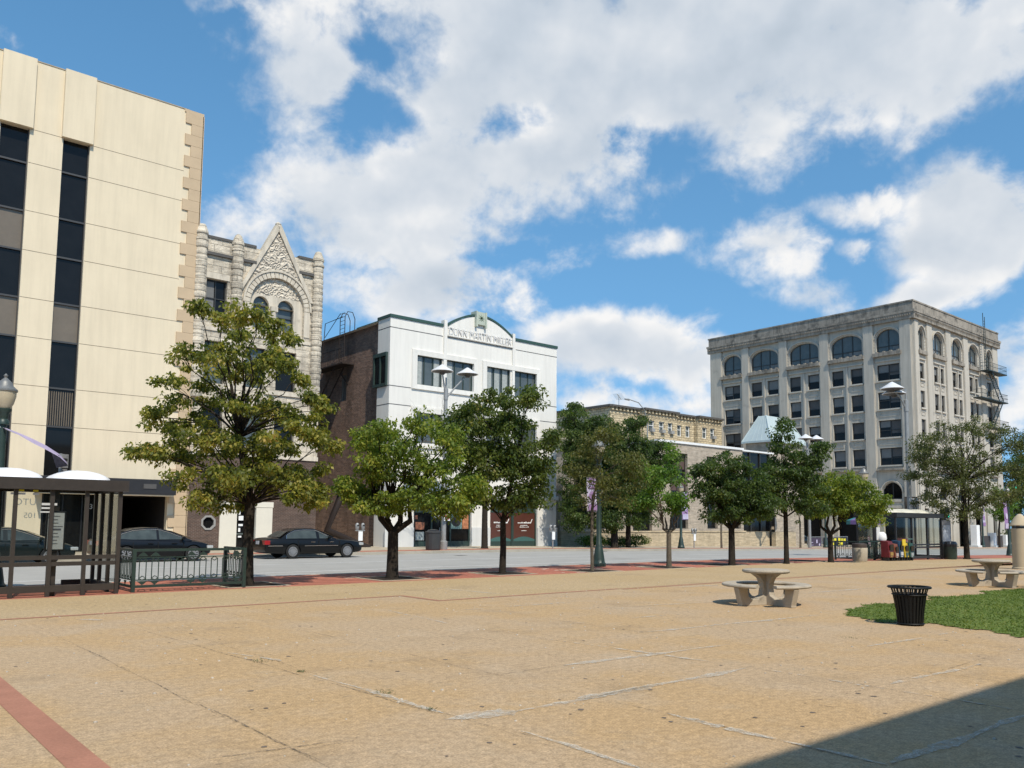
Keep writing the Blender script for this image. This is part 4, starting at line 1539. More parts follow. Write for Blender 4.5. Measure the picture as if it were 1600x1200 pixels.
M_iron = mat('dark_green_iron', (.022, .035, .034), .55, .2, .5, .2, 5)
fe = MB()
fe.tube([(128.6, YF-.8, 24), (128.6, YF-.8, 32.6)], .05, 5)
fe.tube([(129.2, YF-.8, 24), (129.2, YF-.8, 32.1)], .05, 5)
for k in range(17):
    fe.tube([(128.6, YF-.8, 25+.4*k), (129.2, YF-.8, 25+.4*k)], .03, 4)
feo = fe.build('fire_escape', M_iron, B6)
for (x0_, x1_, z) in ((127.8, 134.7, 24.1), (124.9, 134.7, 19.9), (129, 134.7, 15.9)):
    b = MB()
    b.box(x0_, x1_, YF-1.6, YF-.45, z-.14, z)
    for zz in (.55, 1.1):
        b.tube([(x0_, YF-.5, z+zz), (x0_, YF-1.57, z+zz), (x1_-.03, YF-1.57, z+zz), (x1_-.03, YF-.5, z+zz)], .028, 5)
    k = x0_
    while k < x1_:
        b.tube([(k, YF-1.57, z), (k, YF-1.57, z+1.1)], .022, 4)
        k += .45
    b.build('platform', M_iron, feo)
for (xa, za, xb, zb) in ((129.5, 24, 133.5, 20), (133.2, 19.8, 129.4, 16)):
    b = MB()
    for yy in (YF-1.4, YF-.9):
        b.cbox(((xa+xb)/2, yy, (za+zb)/2), (math.hypot(xa-xb, za-zb), .05, .22), 0, 0)
        # tilt the stringer
        vs = b.v[-8:]
        ang = math.atan2(zb-za, xb-xa)
        cx_, cz_ = (xa+xb)/2, (za+zb)/2
        b.v[-8:] = [(cx_+(x-cx_)*math.cos(ang)-(z-cz_)*math.sin(ang), y, cz_+(x-cx_)*math.sin(ang)+(z-cz_)*math.cos(ang)) for x, y, z in vs]
    for k in range(15):
        s = (k+.5)/15
        b.box(xa+(xb-xa)*s-.12, xa+(xb-xa)*s+.12, YF-1.38, YF-.92, za+(zb-za)*s-.02, za+(zb-za)*s+.02)
    b.build('stair', M_iron, feo)

# ------------------------------------------------------------------ the building whose shadow falls on the plaza
hS = 9.5
YS = 3.58-hS/math.tan(SUN_E)*math.cos(SUN_A)
B7 = thing('plaza_building', 'plain buff building behind the viewer that shades the near paving', 'building', (10, YS, 0))
FB = lambda u, v, d: (u, YS-d, v)
b = MB()
hs = [(-28+k*4.2, -26.2+k*4.2, z, z+2.0) for k in range(20) for z in (1.0, 5.6)]
b.facade(FB, (-30, 60), (-.2, hS), hs, .25)
shell(b, -30, 60, YS-16, YS, -.2, hS, 'flrt')
b.build('wall', mat('buff_render', (.45, .40, .31), .85), B7)
for q in hs:
    window(B7, FB, *q, .18, M_frame, M_glass2, us=((q[0]+q[1])/2,), fw=.07)

# ------------------------------------------------------------------ cars
M_rub = mat('tyre_rubber', (.018, .018, .018), .85, 0, .3)
M_rim = mat('alloy_rim', (.45, .45, .46), .3, .8)
M_chrome = mat('chrome_trim', (.62, .62, .62), .12, 1.)
M_cglass = mat('car_glass', (.05, .06, .055), .04, 0, .5, .5, 1.4)
M_red = mat('red_lens', (.30, .012, .015), .2, 0, .6)
M_lens = mat('headlight_lens', (.55, .55, .52), .12, .3, .8)
M_under = mat('underbody', (.01, .01, .01), .9)


def car(name, label, paint, L, wx, st, cab, R_, loc, tails=True, spokes=9, roofh=1.45, trim=True, group=None, hub=False):
    t = thing(name, label, 'car', (0, 0, 0), group)
    hw = .93
    b = MB()
    rings = []
    for (x, zl, zt_, wd_) in st:
        h = zt_-zl
        half = [(0, zl), (wd_*.82, zl), (wd_*.96, zl+.1*h), (wd_, zl+.42*h), (wd_*.985, zl+.68*h), (wd_*.94, zl+.9*h), (wd_*.82, zt_-.01), (wd_*.4, zt_+.02), (0, zt_+.025)]
        rings.append([(x, y, z) for y, z in half]+[(x, -y, z) for y, z in half[-2:0:-1]])
    n = len(rings[0])
    for r in rings:
        b.v += r
    for i in range(len(rings)-1):
        for k in range(n):
            b.f.append((i*n+k, i*n+(k+1) % n, (i+1)*n+(k+1) % n, (i+1)*n+k))
            b.m.append(0)
    b.f += [tuple(range(n-1, -1, -1)), tuple(range((len(rings)-1)*n, len(rings)*n))]
    b.m += [0, 0]
    body = b.build('body', [paint, M_under], t, smooth=True)
    cut = MB()
    for x in wx:
        for s in (-1, 1):
            cut.tube([(x, s*.55, R_), (x, s*1.2, R_)], R_*1.16, 28)
    cu = cut.build('cutter_tmp', M_under)
    sm = body.modifiers.new('s', 'SUBSURF')
    sm.levels = sm.render_levels = 2
    mo = body.modifiers.new('b', 'BOOLEAN')
    mo.object = cu
    mo.operation = 'DIFFERENCE'
    mo.solver = 'EXACT'
    dg = bpy.context.evaluated_depsgraph_get()
    me = bpy.data.meshes.new_from_object(body.evaluated_get(dg))
    body.modifiers.clear()
    body.data = me
    me.polygons.foreach_set('use_smooth', [True]*len(me.polygons))
    me.set_sharp_from_angle(angle=R(35))
    bpy.data.objects.remove(cu)
    # cabin: sections along the roof line, the sides lean in on one plane
    roof, zb = cab
    wb, wt = .84, .60
    zr = max(q[1] for q in roof)

    def wid(z):
        return wb+(wt-wb)*(z-zb)/(zr-zb)

    def rz_(x):
        for (xa, za_), (xb, zb_) in zip(roof, roof[1:]):
            if xa <= x <= xb:
                return za_+(zb_-za_)*(x-xa)/(xb-xa)
        return zb
    c = MB()
    sec = []
    for x, z in roof:
        y = wid(z)
        sec.append([(x, -wb, zb-.04), (x, -y, z-.001), (x, -y*.55, z+.03), (x, y*.55, z+.03), (x, y, z-.001), (x, wb, zb-.04)])
    for q in sec:
        c.v += q
    m = 6
    for i in range(len(sec)-1):
        for k in range(m-1):
            c.f.append((i*m+k, i*m+k+1, (i+1)*m+k+1, (i+1)*m+k))
            c.m.append(0)
            c.p.append(1)
    c.build('cabin', paint, t, smooth=True)

    def sp(x, z, s, off=.010):     # point on the cabin's side
        return (x, s*(wid(z)+off), z)
    mid = (wx[0]+wx[1])/2-.12
    lo = zb+.035
    xs_w = [roof[0][0]+.34+.05*k for k in range(80)]
    xs_w = [x for x in xs_w if x < roof[-1][0]-.12 and rz_(x)-.085 > lo+.03]
    for s in (-1, 1):
        for part_ in ([x for x in xs_w if x < mid-.03], [x for x in xs_w if x > mid+.03]):
            MB().add([sp(x, lo, s) for x in (part_[0], part_[-1])]+[sp(x, rz_(x)-.085, s) for x in part_[::-1]], [tuple(range(len(part_)+2))]).build('side_window', M_cglass, t)
        tr = MB()
        tr.tube([sp(xs_w[0]-.03, lo-.01, s)]+[sp(x, rz_(x)-.06, s) for x in xs_w[::3]]+[sp(xs_w[-1]+.05, lo-.01, s)], .011, 5)
        tr.build('window_trim', M_chrome, t)
        h = MB()
        for x in (mid-.32, mid+.68):
            h.box(x-.11, x+.11, s*.90, s*.965, zb-.15, zb-.12)
        h.split('door_handle', M_chrome if trim else paint, t)
        sm_ = MB()
        for x in (mid, wx[1]-R_-.10, wx[0]+R_*.75):
            sm_.box(x-.005, x+.005, s*.90, s*.957, .34, .86)
        sm_.split('door_seam', M_under, t)
        if trim:
            q = MB()
            q.box(wx[0]+R_+.22, wx[1]-R_-.2, s*.93, s*.968, .60, .635)
            q.box(st[0][0]+.12, wx[0]-R_-.2, s*.90, s*.962, .60, .65)
            q.split('side_trim', M_chrome, t)
        mr = MB()
        mr.cbox((roof[-1][0]-.42, s*(wb+.13), zb+.1), (.12, .2, .13))
        mr.build('mirror', paint, t, bevel=.03)
    for nm, (pa, pb, pc) in (('windscreen', roof[-3:]), ('rear_screen', roof[2::-1])):
        g_ = MB()
        P_ = []
        for (x, z), f in ((pa, .12), (pb, 0), (pc, -.12)):
            z2 = z+.034-(.05 if f > 0 else 0)+(.05 if f < 0 else 0)
            x2 = x+(.04 if nm == 'windscreen' else -.04)*(1 if f >= 0 else .2)
            y = wid(min(z, zr))*.86
            P_.append(((x2, -y, z2), (x2, y, z2)))
        g_.quad(P_[0][0], P_[0][1], P_[1][1], P_[1][0])
        g_.quad(P_[1][0], P_[1][1], P_[2][1], P_[2][0])
        g_.build(nm, M_cglass, t)
    for x in wx:
        for s in (-1, 1):
            w_ = MB()
            y0 = s*.70
            w_.tube([(x, y0, R_), (x, s*.75, R_), (x, s*.90, R_), (x, s*.915, R_)], [R_*.93, R_, R_, R_*.9], 28)
            wo_ = w_.build('wheel', M_rub, t, smooth=True)
            r_ = MB()
            r_.tube([(x, s*.905, R_), (x, s*.925, R_)], [R_*.70, R_*.66], 26)
            r_.mi = 1
            r_.tube([(x, s*.924, R_), (x, s*.928, R_)], R_*.56, 22)
            r_.mi = 0
            for k in range(spokes):
                a = 6.283*k/spokes
                ca, sa = math.cos(a), math.sin(a)
                p = [(x+ca*q-sa*w2, s*.934, R_+sa*q+ca*w2) for q, w2 in ((R_*.1, .022), (R_*.6, .03), (R_*.6, -.03), (R_*.1, -.022))]
                r_.quad(*p)
            r_.tube([(x, s*.925, R_), (x, s*.945, R_)], R_*(.3 if hub else .16), 12)
            r_.build('rim', [M_rim, M_under], wo_)
    xe, xs_ = st[-1][0], st[0][0]
    for s in (-1, 1):
        b = MB()
        b.cbox((xe-.14, s*.66, st[-2][2]-.08), (.3, .36, .13), s*-.25)
        b.build('headlight', M_lens, t, bevel=.03)
        b = MB()
        b.cbox((xs_+.13, s*.66, st[1][2]-.17), (.26, .5, .2), s*.12)
        b.build('taillight', M_red, t, bevel=.02)
    b = MB()
    b.box(xs_-.02, xs_+.06, -.16, .16, st[1][2]-.26, st[1][2]-.1)
    b.build('number_plate', mat('plate_grey', (.4, .4, .42), .5), t)
    t.location = loc
    return t


M_p1 = mat('black_car_paint', (.005, .005, .005), .3, 0, .3, .05, coat=.15)
M_p2 = mat('navy_car_paint', (.005, .005, .006), .28, 0, .3, .05, coat=.2)
M_p3 = mat('dark_green_car_paint', (.008, .012, .011), .28, 0, .3, .05, coat=.2)
ZR = -.14
stB = [(-2.62, .40, .82, .80), (-2.55, .30, .95, .90), (-2.3, .24, 1.0, .945), (-1.5, .2, 1.0, .955), (0, .2, .955, .955), (1.15, .2, .945, .955), (1.9, .22, .90, .945), (2.4, .24, .83, .90), (2.58, .30, .76, .82), (2.64, .38, .64, .74)]
car('parked_car', 'long black saloon with chrome side strips parked before the brick wall', M_p1, 5.26, (-1.22, 1.70), stB, ([(-1.85, .95), (-1.4, 1.25), (-1.05, 1.40), (-.5, 1.445), (.02, 1.425), (.38, 1.28), (1.1, .94)], .93), .345, (19.15, 38.25, ZR), roofh=1.46, hub=True, spokes=14, group='dark cars parked at the far kerb')
stA = [(-2.42, .40, .85, .76), (-2.36, .30, 1.0, .88), (-2.1, .24, 1.06, .93), (-1.4, .2, 1.05, .945), (0, .2, .97, .945), (.95, .2, .96, .945), (1.6, .22, .92, .935), (2.15, .24, .82, .87), (2.36, .30, .70, .76), (2.42, .38, .58, .66)]
ca = car('parked_car', 'rounded black saloon parked before the garage opening behind the green fence', M_p2, 4.85, (-1.25, 1.55), stA, ([(-2.1, .97), (-1.5, 1.24), (-.98, 1.40), (-.4, 1.46), (.12, 1.445), (.6, 1.30), (1.5, .92)], .93), .34, (11.65, 38.25, ZR), roofh=1.47, trim=False, spokes=10, group='dark cars parked at the far kerb')
car('parked_car', 'dark green black saloon seen through the bus shelter on the left', M_p3, 4.85, (-1.45, 1.42), stA, ([(-2.1, .97), (-1.5, 1.24), (-.98, 1.40), (-.4, 1.46), (.12, 1.445), (.6, 1.30), (1.5, .92)], .93), .34, (6.1, 38.2, ZR), roofh=1.47, trim=False, spokes=12, group='dark cars parked at the far kerb')
dup(ca, (85, 51, gz(85)), 'dark saloon parked beyond the barricades between the two far buildings')
# ------------------------------------------------------------------ bus shelters
M_dome = mat('white_dome', (.78, .78, .80), .35, 0, .5, .03, 1)
M_dome2 = mat('cream_dome', (.62, .58, .46), .4, 0, .5, .05, 1)
M_sglass = clear_glass('shelter_glass')
M_note = mat('paper_notice', (.58, .58, .57), .7, 0, .3, .05, 8)


def shelter(label, loc, L, n, nd, metal, dome, group):
    """origin: near right corner; runs to -x by L, back to +y by 2.1"""
    t = thing('bus_shelter', label, 'bus shelter', (0, 0, 0), group)
    Dp, Ht = 2.1, 2.3
    b = MB()
    b.box(-L-.12, .14, -.14, -.04, Ht+.02, Ht+.27)
    b.box(-L-.12, .14, Dp+.04, Dp+.14, Ht+.02, Ht+.27)
    b.box(-L-.12, -L-.02, -.04, Dp+.04, Ht+.02, Ht+.27)
    b.box(.04, .14, -.04, Dp+.04, Ht+.02, Ht+.27)
    b.box(-L-.02, .04, -.04, Dp+.04, Ht+.20, Ht+.24)
    ro = b.build('roof', metal, t)
    k = nd
    w_ = L/k
    for i in range(k):
        c = Vector((-L+w_*(i+.5), Dp/2, Ht+.271))
        d = MB()
        rings = [(1-.0, 0), (.97, .05), (.84, .12), (.62, .185), (.36, .23), (.12, .245)]
        m = 20
        for (r, z) in rings:
            for q in range(m):
                a = 6.2832*q/m
                f = (abs(math.cos(a))**4+abs(math.sin(a))**4)**-.25
                d.v.append((c.x+math.cos(a)*f*r*w_*.44, c.y+math.sin(a)*f*r*Dp*.44, c.z+z))
        for i2 in range(len(rings)-1):
            for q in range(m):
                d.f.append((i2*m+q, i2*m+(q+1) % m, (i2+1)*m+(q+1) % m, (i2+1)*m+q))
                d.m.append(0)
        d.f.append(tuple(range((len(rings)-1)*m, len(rings)*m)))
        d.m.append(0)
        d.build('dome', dome, ro, smooth=True)
    s = .04
    k = n-1
    w_ = L/k
    xs = [-w_*i for i in range(k+1)]
    spots = [(x, 0) for x in xs]+[(x, Dp) for x in xs if not (-L*.5 < x < -L*.12)]+[(0, Dp*.36), (0, Dp*.7), (-L, Dp*.5)]
    for (x, y) in spots:
        MB().box(x-s, x+s, y-s, y+s, .0, Ht+.02).build('post', metal, t)
    b = MB()
    b.box(-L, -.05, -.031, .031, .10, .24)
    for z in (.66, .80):
        b.box(-L, -.05, -.032, .032, z, z+.09)
    b.box(-.035, .035, .05, Dp-.05, .10, .22)
    b.box(-L-.035, -L+.035, .05, Dp-.05, .10, .22)
    for x0_, x1_ in ((-L, -L*.55), (-w_*.98, -.05)):
        b.box(x0_, x1_, Dp-.032, Dp+.032, .10, .22)
    b.build('rail', metal, t)
    b = MB()
    b.quad((-L, 0, .92), (0, 0, .92), (0, 0, Ht), (-L, 0, Ht))
    b.quad((0, .05, .26), (0, Dp, .26), (0, Dp, Ht), (0, .05, Ht))
    b.quad((-L, .05, .26), (-L, Dp, .26), (-L, Dp, Ht), (-L, .05, Ht))
    b.quad((-L, Dp, .26), (-L*.6, Dp, .26), (-L*.6, Dp, Ht), (-L, Dp, Ht))
    b.build('glass_panel', M_sglass, t)
    t.location = loc
    return t


s1 = shelter('dark bronze bus shelter with white roof domes at the left by the green fence', (5.5, 20.42, 0), 4.2, 7, 3, M_bronze, M_dome, 'bus shelters on the red paving')
# route notices stand inside the shelter
t = thing('notice_case', 'black framed timetable case on a post inside the left bus shelter', 'notice case', (4.23, 20.6, 0))
b = MB()
b.box(4.18, 4.28, 20.56, 20.66, 0, 2.3)
b.build('post', M_bronze, t)
b = MB()
b.box(4.02, 4.42, 20.52, 20.555, .98, 1.86)
fr = b.build('frame', M_blackm, t, bevel=.01)
b = MB()
b.box(4.06, 4.38, 20.50, 20.519, 1.02, 1.82)
pp = b.build('timetable', M_note, fr)
b = MB()
for k in range(9):
    z = 1.74-k*.075
    b.box(4.08, 4.08+random.uniform(.16, .28), 20.492, 20.499, z, z+(.035 if k in (4,) else .012))
b.build('printed_line', mat('print_grey', (.12, .12, .14), .8), pp)
t = thing('bus_stop_sign', 'narrow grey bus stop sign seen edge on above the right shelter dome', 'sign', (4.73, 22.9, 0))
MB().tube([(4.73, 22.9, 0), (4.73, 22.9, 3.3)], .035, 7).build('post', M_galv, t)
b = MB()
b.cbox((4.82, 22.9, 3.12), (.2, .03, .34), .5)
b.cbox((4.81, 22.9, 2.82), (.17, .03, .2), .5)
b.build('sign_plate', mat('sign_grey', (.30, .29, .28), .5, .3, var=.4, vscale=9), t)
b = MB()
b.cbox((4.82, 22.875, 3.16), (.15, .012, .05), .5)
b.cbox((4.82, 22.875, 3.06), (.13, .012, .08), .5)
b.build('sign_marking', M_frame, t)
# lettering on the shelter glass
s1txt = mat('glass_lettering', (.5, .5, .48), .6)
for body, size, x, z in (('UTC', .2, 3.4, 1.98), ('105', .17, 3.42, 1.70)):
    text('glass_lettering', body, size, s1txt, s1, (x-5.5+.4, .0+.006, z), rot=(math.pi/2, 0, math.pi), ext=.001)
b = MB()
for (x, z, w_, h_) in ((2.85, 2.02, .14, .2), (3.9, 1.98, .3, .05), (3.9, 1.9, .24, .04), (3.88, 1.82, .2, .03), (3.3, 2.2, .28, .045), (3.72, 2.2, .12, .045)):
    b.box(x-5.5, x-5.5+w_, -.012, -.006, z, z+h_)
b.split('glass_marking', s1txt, s1)
b = MB()
for x in (3.45, 3.72):
    b.box(x-5.5, x-5.5+.1, -.013, -.006, 2.46-.19, 2.5-.19)
b.build('yellow_marking', mat('yellow_mark', (.6, .55, .03), .6), s1)
s2 = shelter('dark bus shelter with cream roof domes behind the newspaper boxes', (49.6, 20.5, gz(47)-.03), 5.6, 4, 3, M_blackm, M_dome2, 'bus shelters on the red paving')

# ------------------------------------------------------------------ ornamental fences


def fence(label, loc, L, group):
    t = thing('ornamental_fence', label, 'fence', (0, 0, 0), group)
    H_, Dp = 1.0, 1.25
    b = MB()
    for x, y in ((0, 0), (L, 0), (0, Dp), (L, Dp)):
        b2 = MB().box(x-.04, x+.04, y-.04, y+.04, -.0, H_)
        b2.build('post', M_greenm, t)

    def panel(P, l, dense):
        q = MB()
        for z, hh in ((H_-.06, .06), (.1, .06)):
            q.fbox(P, .04, l-.04, z, z+hh, -.025, .025)
        for z in (H_-.21, .27):
            q.fbox(P, .04, l-.04, z, z+.022, -.011, .011)
        rr = q.build('rail', M_greenm, t)
        q = MB()
        n = int(l/.28) if not dense else int(l/.21)
        w_ = (l-.12)/n
        for i in range(n):
            u = .06+w_*(i+.5)
            a = w_*.27
            q.fbox(P, u-a-.009, u-a+.009, .27, H_-.25, -.009, .009)
            q.fbox(P, u+a-.009, u+a+.009, .27, H_-.25, -.009, .009)
            for s in (-1, 1):
                for (z0, z1) in ((H_-.30, H_-.2), (.27, .37)):
                    for (ua, za, ub, zb) in ((u-a, (z0+z1)/2, u, z1 if s > 0 else z0), (u+a, (z0+z1)/2, u, z1 if s > 0 else z0)):
                        q.tube([P(ua, za, 0), P(ub, zb, 0)], .012, 4)
        q.build('picket', M_greenm, t)
        q = MB()
        m = max(2, n//2)
        for i in (0, 1, m, m+1, n-1) if not dense else range(0, n, 2):
            if i >= n:
                continue
            u = .06+w_*(i+.5)
            q.fprism(P, [(u-w_*.42, H_-.17), (u, H_-.065), (u+w_*.42, H_-.17)], -.008, .008)
            q.fprism(P, [(u-w_*.42, .25), (u, .16), (u+w_*.42, .25)], -.008, .008)
        q.split('ornament', M_greenm, t)
    panel(lambda u, v, d: (u, d, v), L, False)
    panel(lambda u, v, d: (d, u, v), Dp, True)
    panel(lambda u, v, d: (L+d, u, v), Dp, True)
    t.location = loc
    return t


f1 = fence('dark green ornamental iron fence around the left tree pit beside the shelter', (5.9, 20.55, 0), 2.65, 'ornamental iron fences')
dup(f1, (40.2, 20.6, gz(41)-.02), 'ornamental iron fence between the pale waste bin and the red newspaper box')

# ------------------------------------------------------------------ lamps
M_globe = mat('frosted_globe', (.45, .38, .26), .4, 0, .5, .06, 4)
M_gcap = mat('grey_lamp_cap', (.20, .20, .19), .45, .4)


def acorn(label, loc, group='green acorn lamps'):
    t = thing('street_lamp', label, 'street lamp', (0, 0, 0), group)
    b = MB()
    pr = [(.28, 0), (.28, .12), (.24, .16), (.22, .3), (.15, .75), (.13, .8), (.13, .86), (.105, .9), (.095, 2.6), (.085, 3.9), (.14, 3.92), (.14, 4.0), (.1, 4.05), (.13, 4.2), (.17, 4.25), (.17, 4.3)]
    b.lathe((0, 0, 0), pr, 16)
    b.build('pole', M_greenm, t, smooth=True)
    b = MB()
    b.lathe((0, 0, 0), [(.13, 4.3), (.2, 4.42), (.245, 4.6), (.25, 4.72)], 18)
    b.build('globe', M_globe, t, smooth=True)
    b = MB()
    b.lathe((0, 0, 0), [(.275, 4.72), (.275, 4.76), (.17, 4.86), (.15, 4.93), (.08, 5.0), (.03, 5.05), (.05, 5.1), (.01, 5.15)], 18)
    b.build('lamp_cap', M_gcap, t, smooth=True)
    t.location = loc
    return t


la = acorn('green acorn lamp at the left edge behind the bus shelter', (3.45, 22.9, -.0))
dup(la, (23.9, 22.87, 0), 'green acorn lamp behind the thin sapling')
dup(la, (45.5, 22.9, gz(45)), 'green acorn lamp beside the teal parasol near the pale bin')
dup(la, (66.9, 22.9, gz(66)-.1), 'dark acorn lamp with purple banner at the right edge')
dup(la, (52.3, 41.2, gz(52)), 'far acorn lamp with purple banner before the tan brick wall')
dup(la, (77.3, 43., gz(77)), 'far acorn lamp beside the yellow barricade')
dup(la, (119.3, 44., gz(119)), 'farthest acorn lamp between the white pillars')
M_purp = mat('purple_banner', (.30, .19, .36), .8, 0, .2, .12, 2)
M_lil = mat('lilac_banner', (.46, .42, .55), .8, 0, .2, .2, 4)


def banner(label, x, y, z0, z1, w_, stripes, sgn=1):
    t = thing('lamp_banner', label, 'banner', (x, y, z0))
    F = lambda u, v, d: (x+sgn*u, y+d+.03*math.sin(v*2.2), v)
    b = MB()
    n = 8
    for k in range(n):
        a, c = z0+(z1-z0)*k/n, z0+(z1-z0)*(k+1)/n
        b.quad(F(.14, a, 0), F(.14+w_, a, .02), F(.14+w_, c, .02), F(.14, c, 0))
    b.build('cloth', M_purp if stripes != 2 else M_lil, t)
    b = MB()
    for z in (z0, z1):
        b.tube([(x+sgn*.08, y, z), (x+sgn*(.2+w_), y, z)], .018, 5)
    b.build('arm', M_blackm, t)
    if stripes:
        b = MB()
        h = z1-z0
        b.fprism(F, [(.14+w_*.5+w_*.36*math.cos(k*.6283), z0+h*.45+w_*.36*math.sin(k*.6283)) for k in range(10)], -.03, -.015)
        for k in range(3):
            b.fbox(F, .14+w_*.15, .14+w_*.8, z1-.12-k*.16, z1-.05-k*.16, -.035, -.02)
        b.fbox(F, .14+w_*.05, .14+w_*.95, z0+.05, z0+h*.2, -.04, -.02)
        b.split('banner_motif', M_lil if stripes == 1 else M_purp, t)
    return t


banner('purple banner on the far acorn lamp before the tan brick wall', 52.3, 41.2, 2.0, 4.2, .75, 1)
banner('lilac banner on the acorn lamp behind the thin sapling', 23.9, 22.87, 2.15, 3.5, .5, 2, -1)
banner('purple banner on the dark lamp at the right edge', 66.9, 22.9, 1.5, 3.6, .62, 1, -1)
banner('white and dark banner on the farthest acorn lamp', 119.3, 44., 1.7, 4.2, .9, 2)
# wind-blown banner of the left lamp
t = thing('lamp_banner', 'lilac banner blown into a twisted ribbon beside the left acorn lamp', 'banner', (3.6, 22.9, 3.6))
pts = [atY(4, 668, 22.85), atY(28, 678, 22.8), atY(50, 689, 22.7), atY(72, 700, 22.65), atY(92, 712, 22.6), atY(104, 724, 22.6)]
wid = [.015, .035, .06, .06, .045, .03]
b = MB()
for k in range(5):
    p, q = pts[k], pts[k+1]
    b.quad(p+Vector((0, 0, wid[k])), q+Vector((0, 0, wid[k+1])), q-Vector((0, .12, wid[k+1])), p-Vector((0, .12, wid[k])))
p = pts[4]
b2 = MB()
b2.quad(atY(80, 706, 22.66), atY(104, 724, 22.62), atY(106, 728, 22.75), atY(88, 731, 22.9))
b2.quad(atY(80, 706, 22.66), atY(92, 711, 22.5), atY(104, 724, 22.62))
b.build('cloth', mat('lilac_cloth', (.34, .29, .40), .8, 0, .2, .1, 4), t)
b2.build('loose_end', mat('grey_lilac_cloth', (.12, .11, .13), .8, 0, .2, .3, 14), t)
b = MB()
b.tube([pts[0]-Vector((.15, 0, -.02)), pts[0], pts[1]], .018, 5)
b.build('arm', M_white, t)


def dishlamp(label, loc, rz, Hh, offs, group='tall double dish lamps'):
    t = thing('street_lamp', label, 'street lamp', (0, 0, 0), group)
    b = MB()
    b.lathe((0, 0, 0), [(.24, 0), (.24, .5), (.15, .55), (.11, Hh-2.0), (.14, Hh-2.0), (.14, Hh-1.3), (.05, Hh-1.25), (.05, Hh-.6)], 12)
    b.build('pole', M_galv, t, smooth=True)
    for (x, y, z) in offs:
        b = MB()
        b.tube([(0, 0, Hh-1.9), (x*.45, y*.45, Hh-1.1), (x, y, z-.02)], [.06, .05, .04], 7)
        b.build('arm', M_galv, t, smooth=True)
        b = MB()
        b.lathe((x, y, z), [(.64, -.02), (.70, 0), (.66, .05), (.3, .27), (.08, .42), (.04, .44)], 20)
        d = b.build('lamp_shade', mat('pale_dish', (.62, .62, .62), .5, 0, .4, .05, 2), t, smooth=True)
        b = MB()
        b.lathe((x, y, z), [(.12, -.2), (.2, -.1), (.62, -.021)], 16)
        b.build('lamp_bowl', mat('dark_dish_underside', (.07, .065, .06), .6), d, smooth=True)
    t.location = loc
    t.rotation_euler = (0, 0, rz)
    return t


d1 = dishlamp('tall double dish lamp before the white shop building', (29.75, 41.5, 0), 0, 11.2, [(-.3, 0, 10.95), (1.65, 0, 11.0)])
dup(d1, (72.6, 42.0, gz(72)-.6), 'small distant double dish lamp before the grey office block')
dishlamp('near double dish lamp rising behind the bus shelter on the right', (51.3, 23.0, gz(51)), 0, 10.9, [(-1.25, .25, 10.2), (-.5, .5, 10.0)], 'tall double dish lamps')

# ------------------------------------------------------------------ signs
M_signw = mat('sign_white', (.78, .79, .80), .5, .1, .4, .05, 3)
t = thing('speed_limit_sign', 'white speed limit sign reading 30 on the right lamp pole', 'sign', (51.2, 22.7, 2.5))
b = MB()
b.cbox((51.15, 22.66, 2.95), (.62, .02, .80), R(-35))
sb_ = b.build('sign_plate', M_signw, t, bevel=.01)
q = Vector((51.15, 22.66, 2.95))
ex = Vector((math.cos(R(-35)), math.sin(R(-35)), 0))
nrm = Vector((ex.y, -ex.x, 0))
for body, size, z in (('SPEED', .17, 3.17), ('LIMIT', .17, 3.0), ('30', .36, 2.64)):
    text('sign_text', body, size, M_frame, t, q+nrm*.016+Vector((0, 0, z-2.95)), rot=(math.pi/2, 0, R(-35)), ext=.002, align='CENTER')
t = thing('road_sign', 'dark back of a road sign beside the speed limit sign', 'sign', (51.9, 23.2, 2.3))
b = MB()
b.cbox((51.95, 23.2, 2.95), (.8, .03, 1.05), R(-40))
b.build('sign_plate', mat('sign_back_grey', (.05, .045, .042), .6), t)
b = MB()
b.tube([(51.98, 23.26, gz(52)), (51.98, 23.26, 3.4)], .04, 6)
b.build('post', M_galv, t)
t = thing('parking_sign', 'small red and white no parking sign on the pole before the shop', 'sign', (29.55, 41.2, 2.2))
b = MB()
b.box(29.55, 30.0, 41.2, 41.23, 1.75, 2.45)
b.build('sign_plate', M_signw, t)
b = MB()
for k in range(3):
    b.box(29.6, 29.93-.05*k, 41.185, 41.199, 1.83+k*.18, 1.91+k*.18)
b.build('sign_marking', mat('sign_red', (.45, .05, .06), .5), t)
t = thing('sign_post', 'dark pole with small white plates behind the red newspaper box', 'sign', (42.1, 20.75, gz(42)))
MB().tube([(42.1, 20.75, gz(42)), (42.1, 20.75, 2.5)], .07, 8).build('post', M_blackm, t)
b = MB()
b.box(42.0, 42.3, 20.62, 20.65, 1.75, 2.15)
b.box(42.15, 42.5, 20.62, 20.65, .95, 1.6)
b.build('sign_plate', M_note, t)

# ------------------------------------------------------------------ parking meters
t = thing('parking_meter', 'twin headed parking meter before the brown brick side wall', 'parking meter', (0, 0, 0), 'parking meters on the far pavement')
b = MB()
b.lathe((0, 0, 0), [(.045, 0), (.045, 1.15)], 10)
b.box(-.3, .3, -.04, .04, 1.14, 1.19)
b.build('pole', M_galv, t)
MB().box(-.13, .13, -.09, -.05, .6, 1.12).build('label_plate', M_white, t)
for s in (-1, 1):
    b = MB()
    b.lathe((s*.18, 0, 1.19), [(.06, 0), (.1, .08), (.115, .2), (.11, .3), (.06, .38), (.02, .4)], 12)
    h = b.build('meter_head', M_galv, t, smooth=True)
    MB().cbox((s*.18, -.1, 1.45), (.12, .03, .1)).build('meter_window', M_frame, h)
pm = t
pm.location = (23.6, 40.9, 0)
dup(pm, (38.3, 40.9, gz(38)), 'parking meter by the corner of the white shop building')
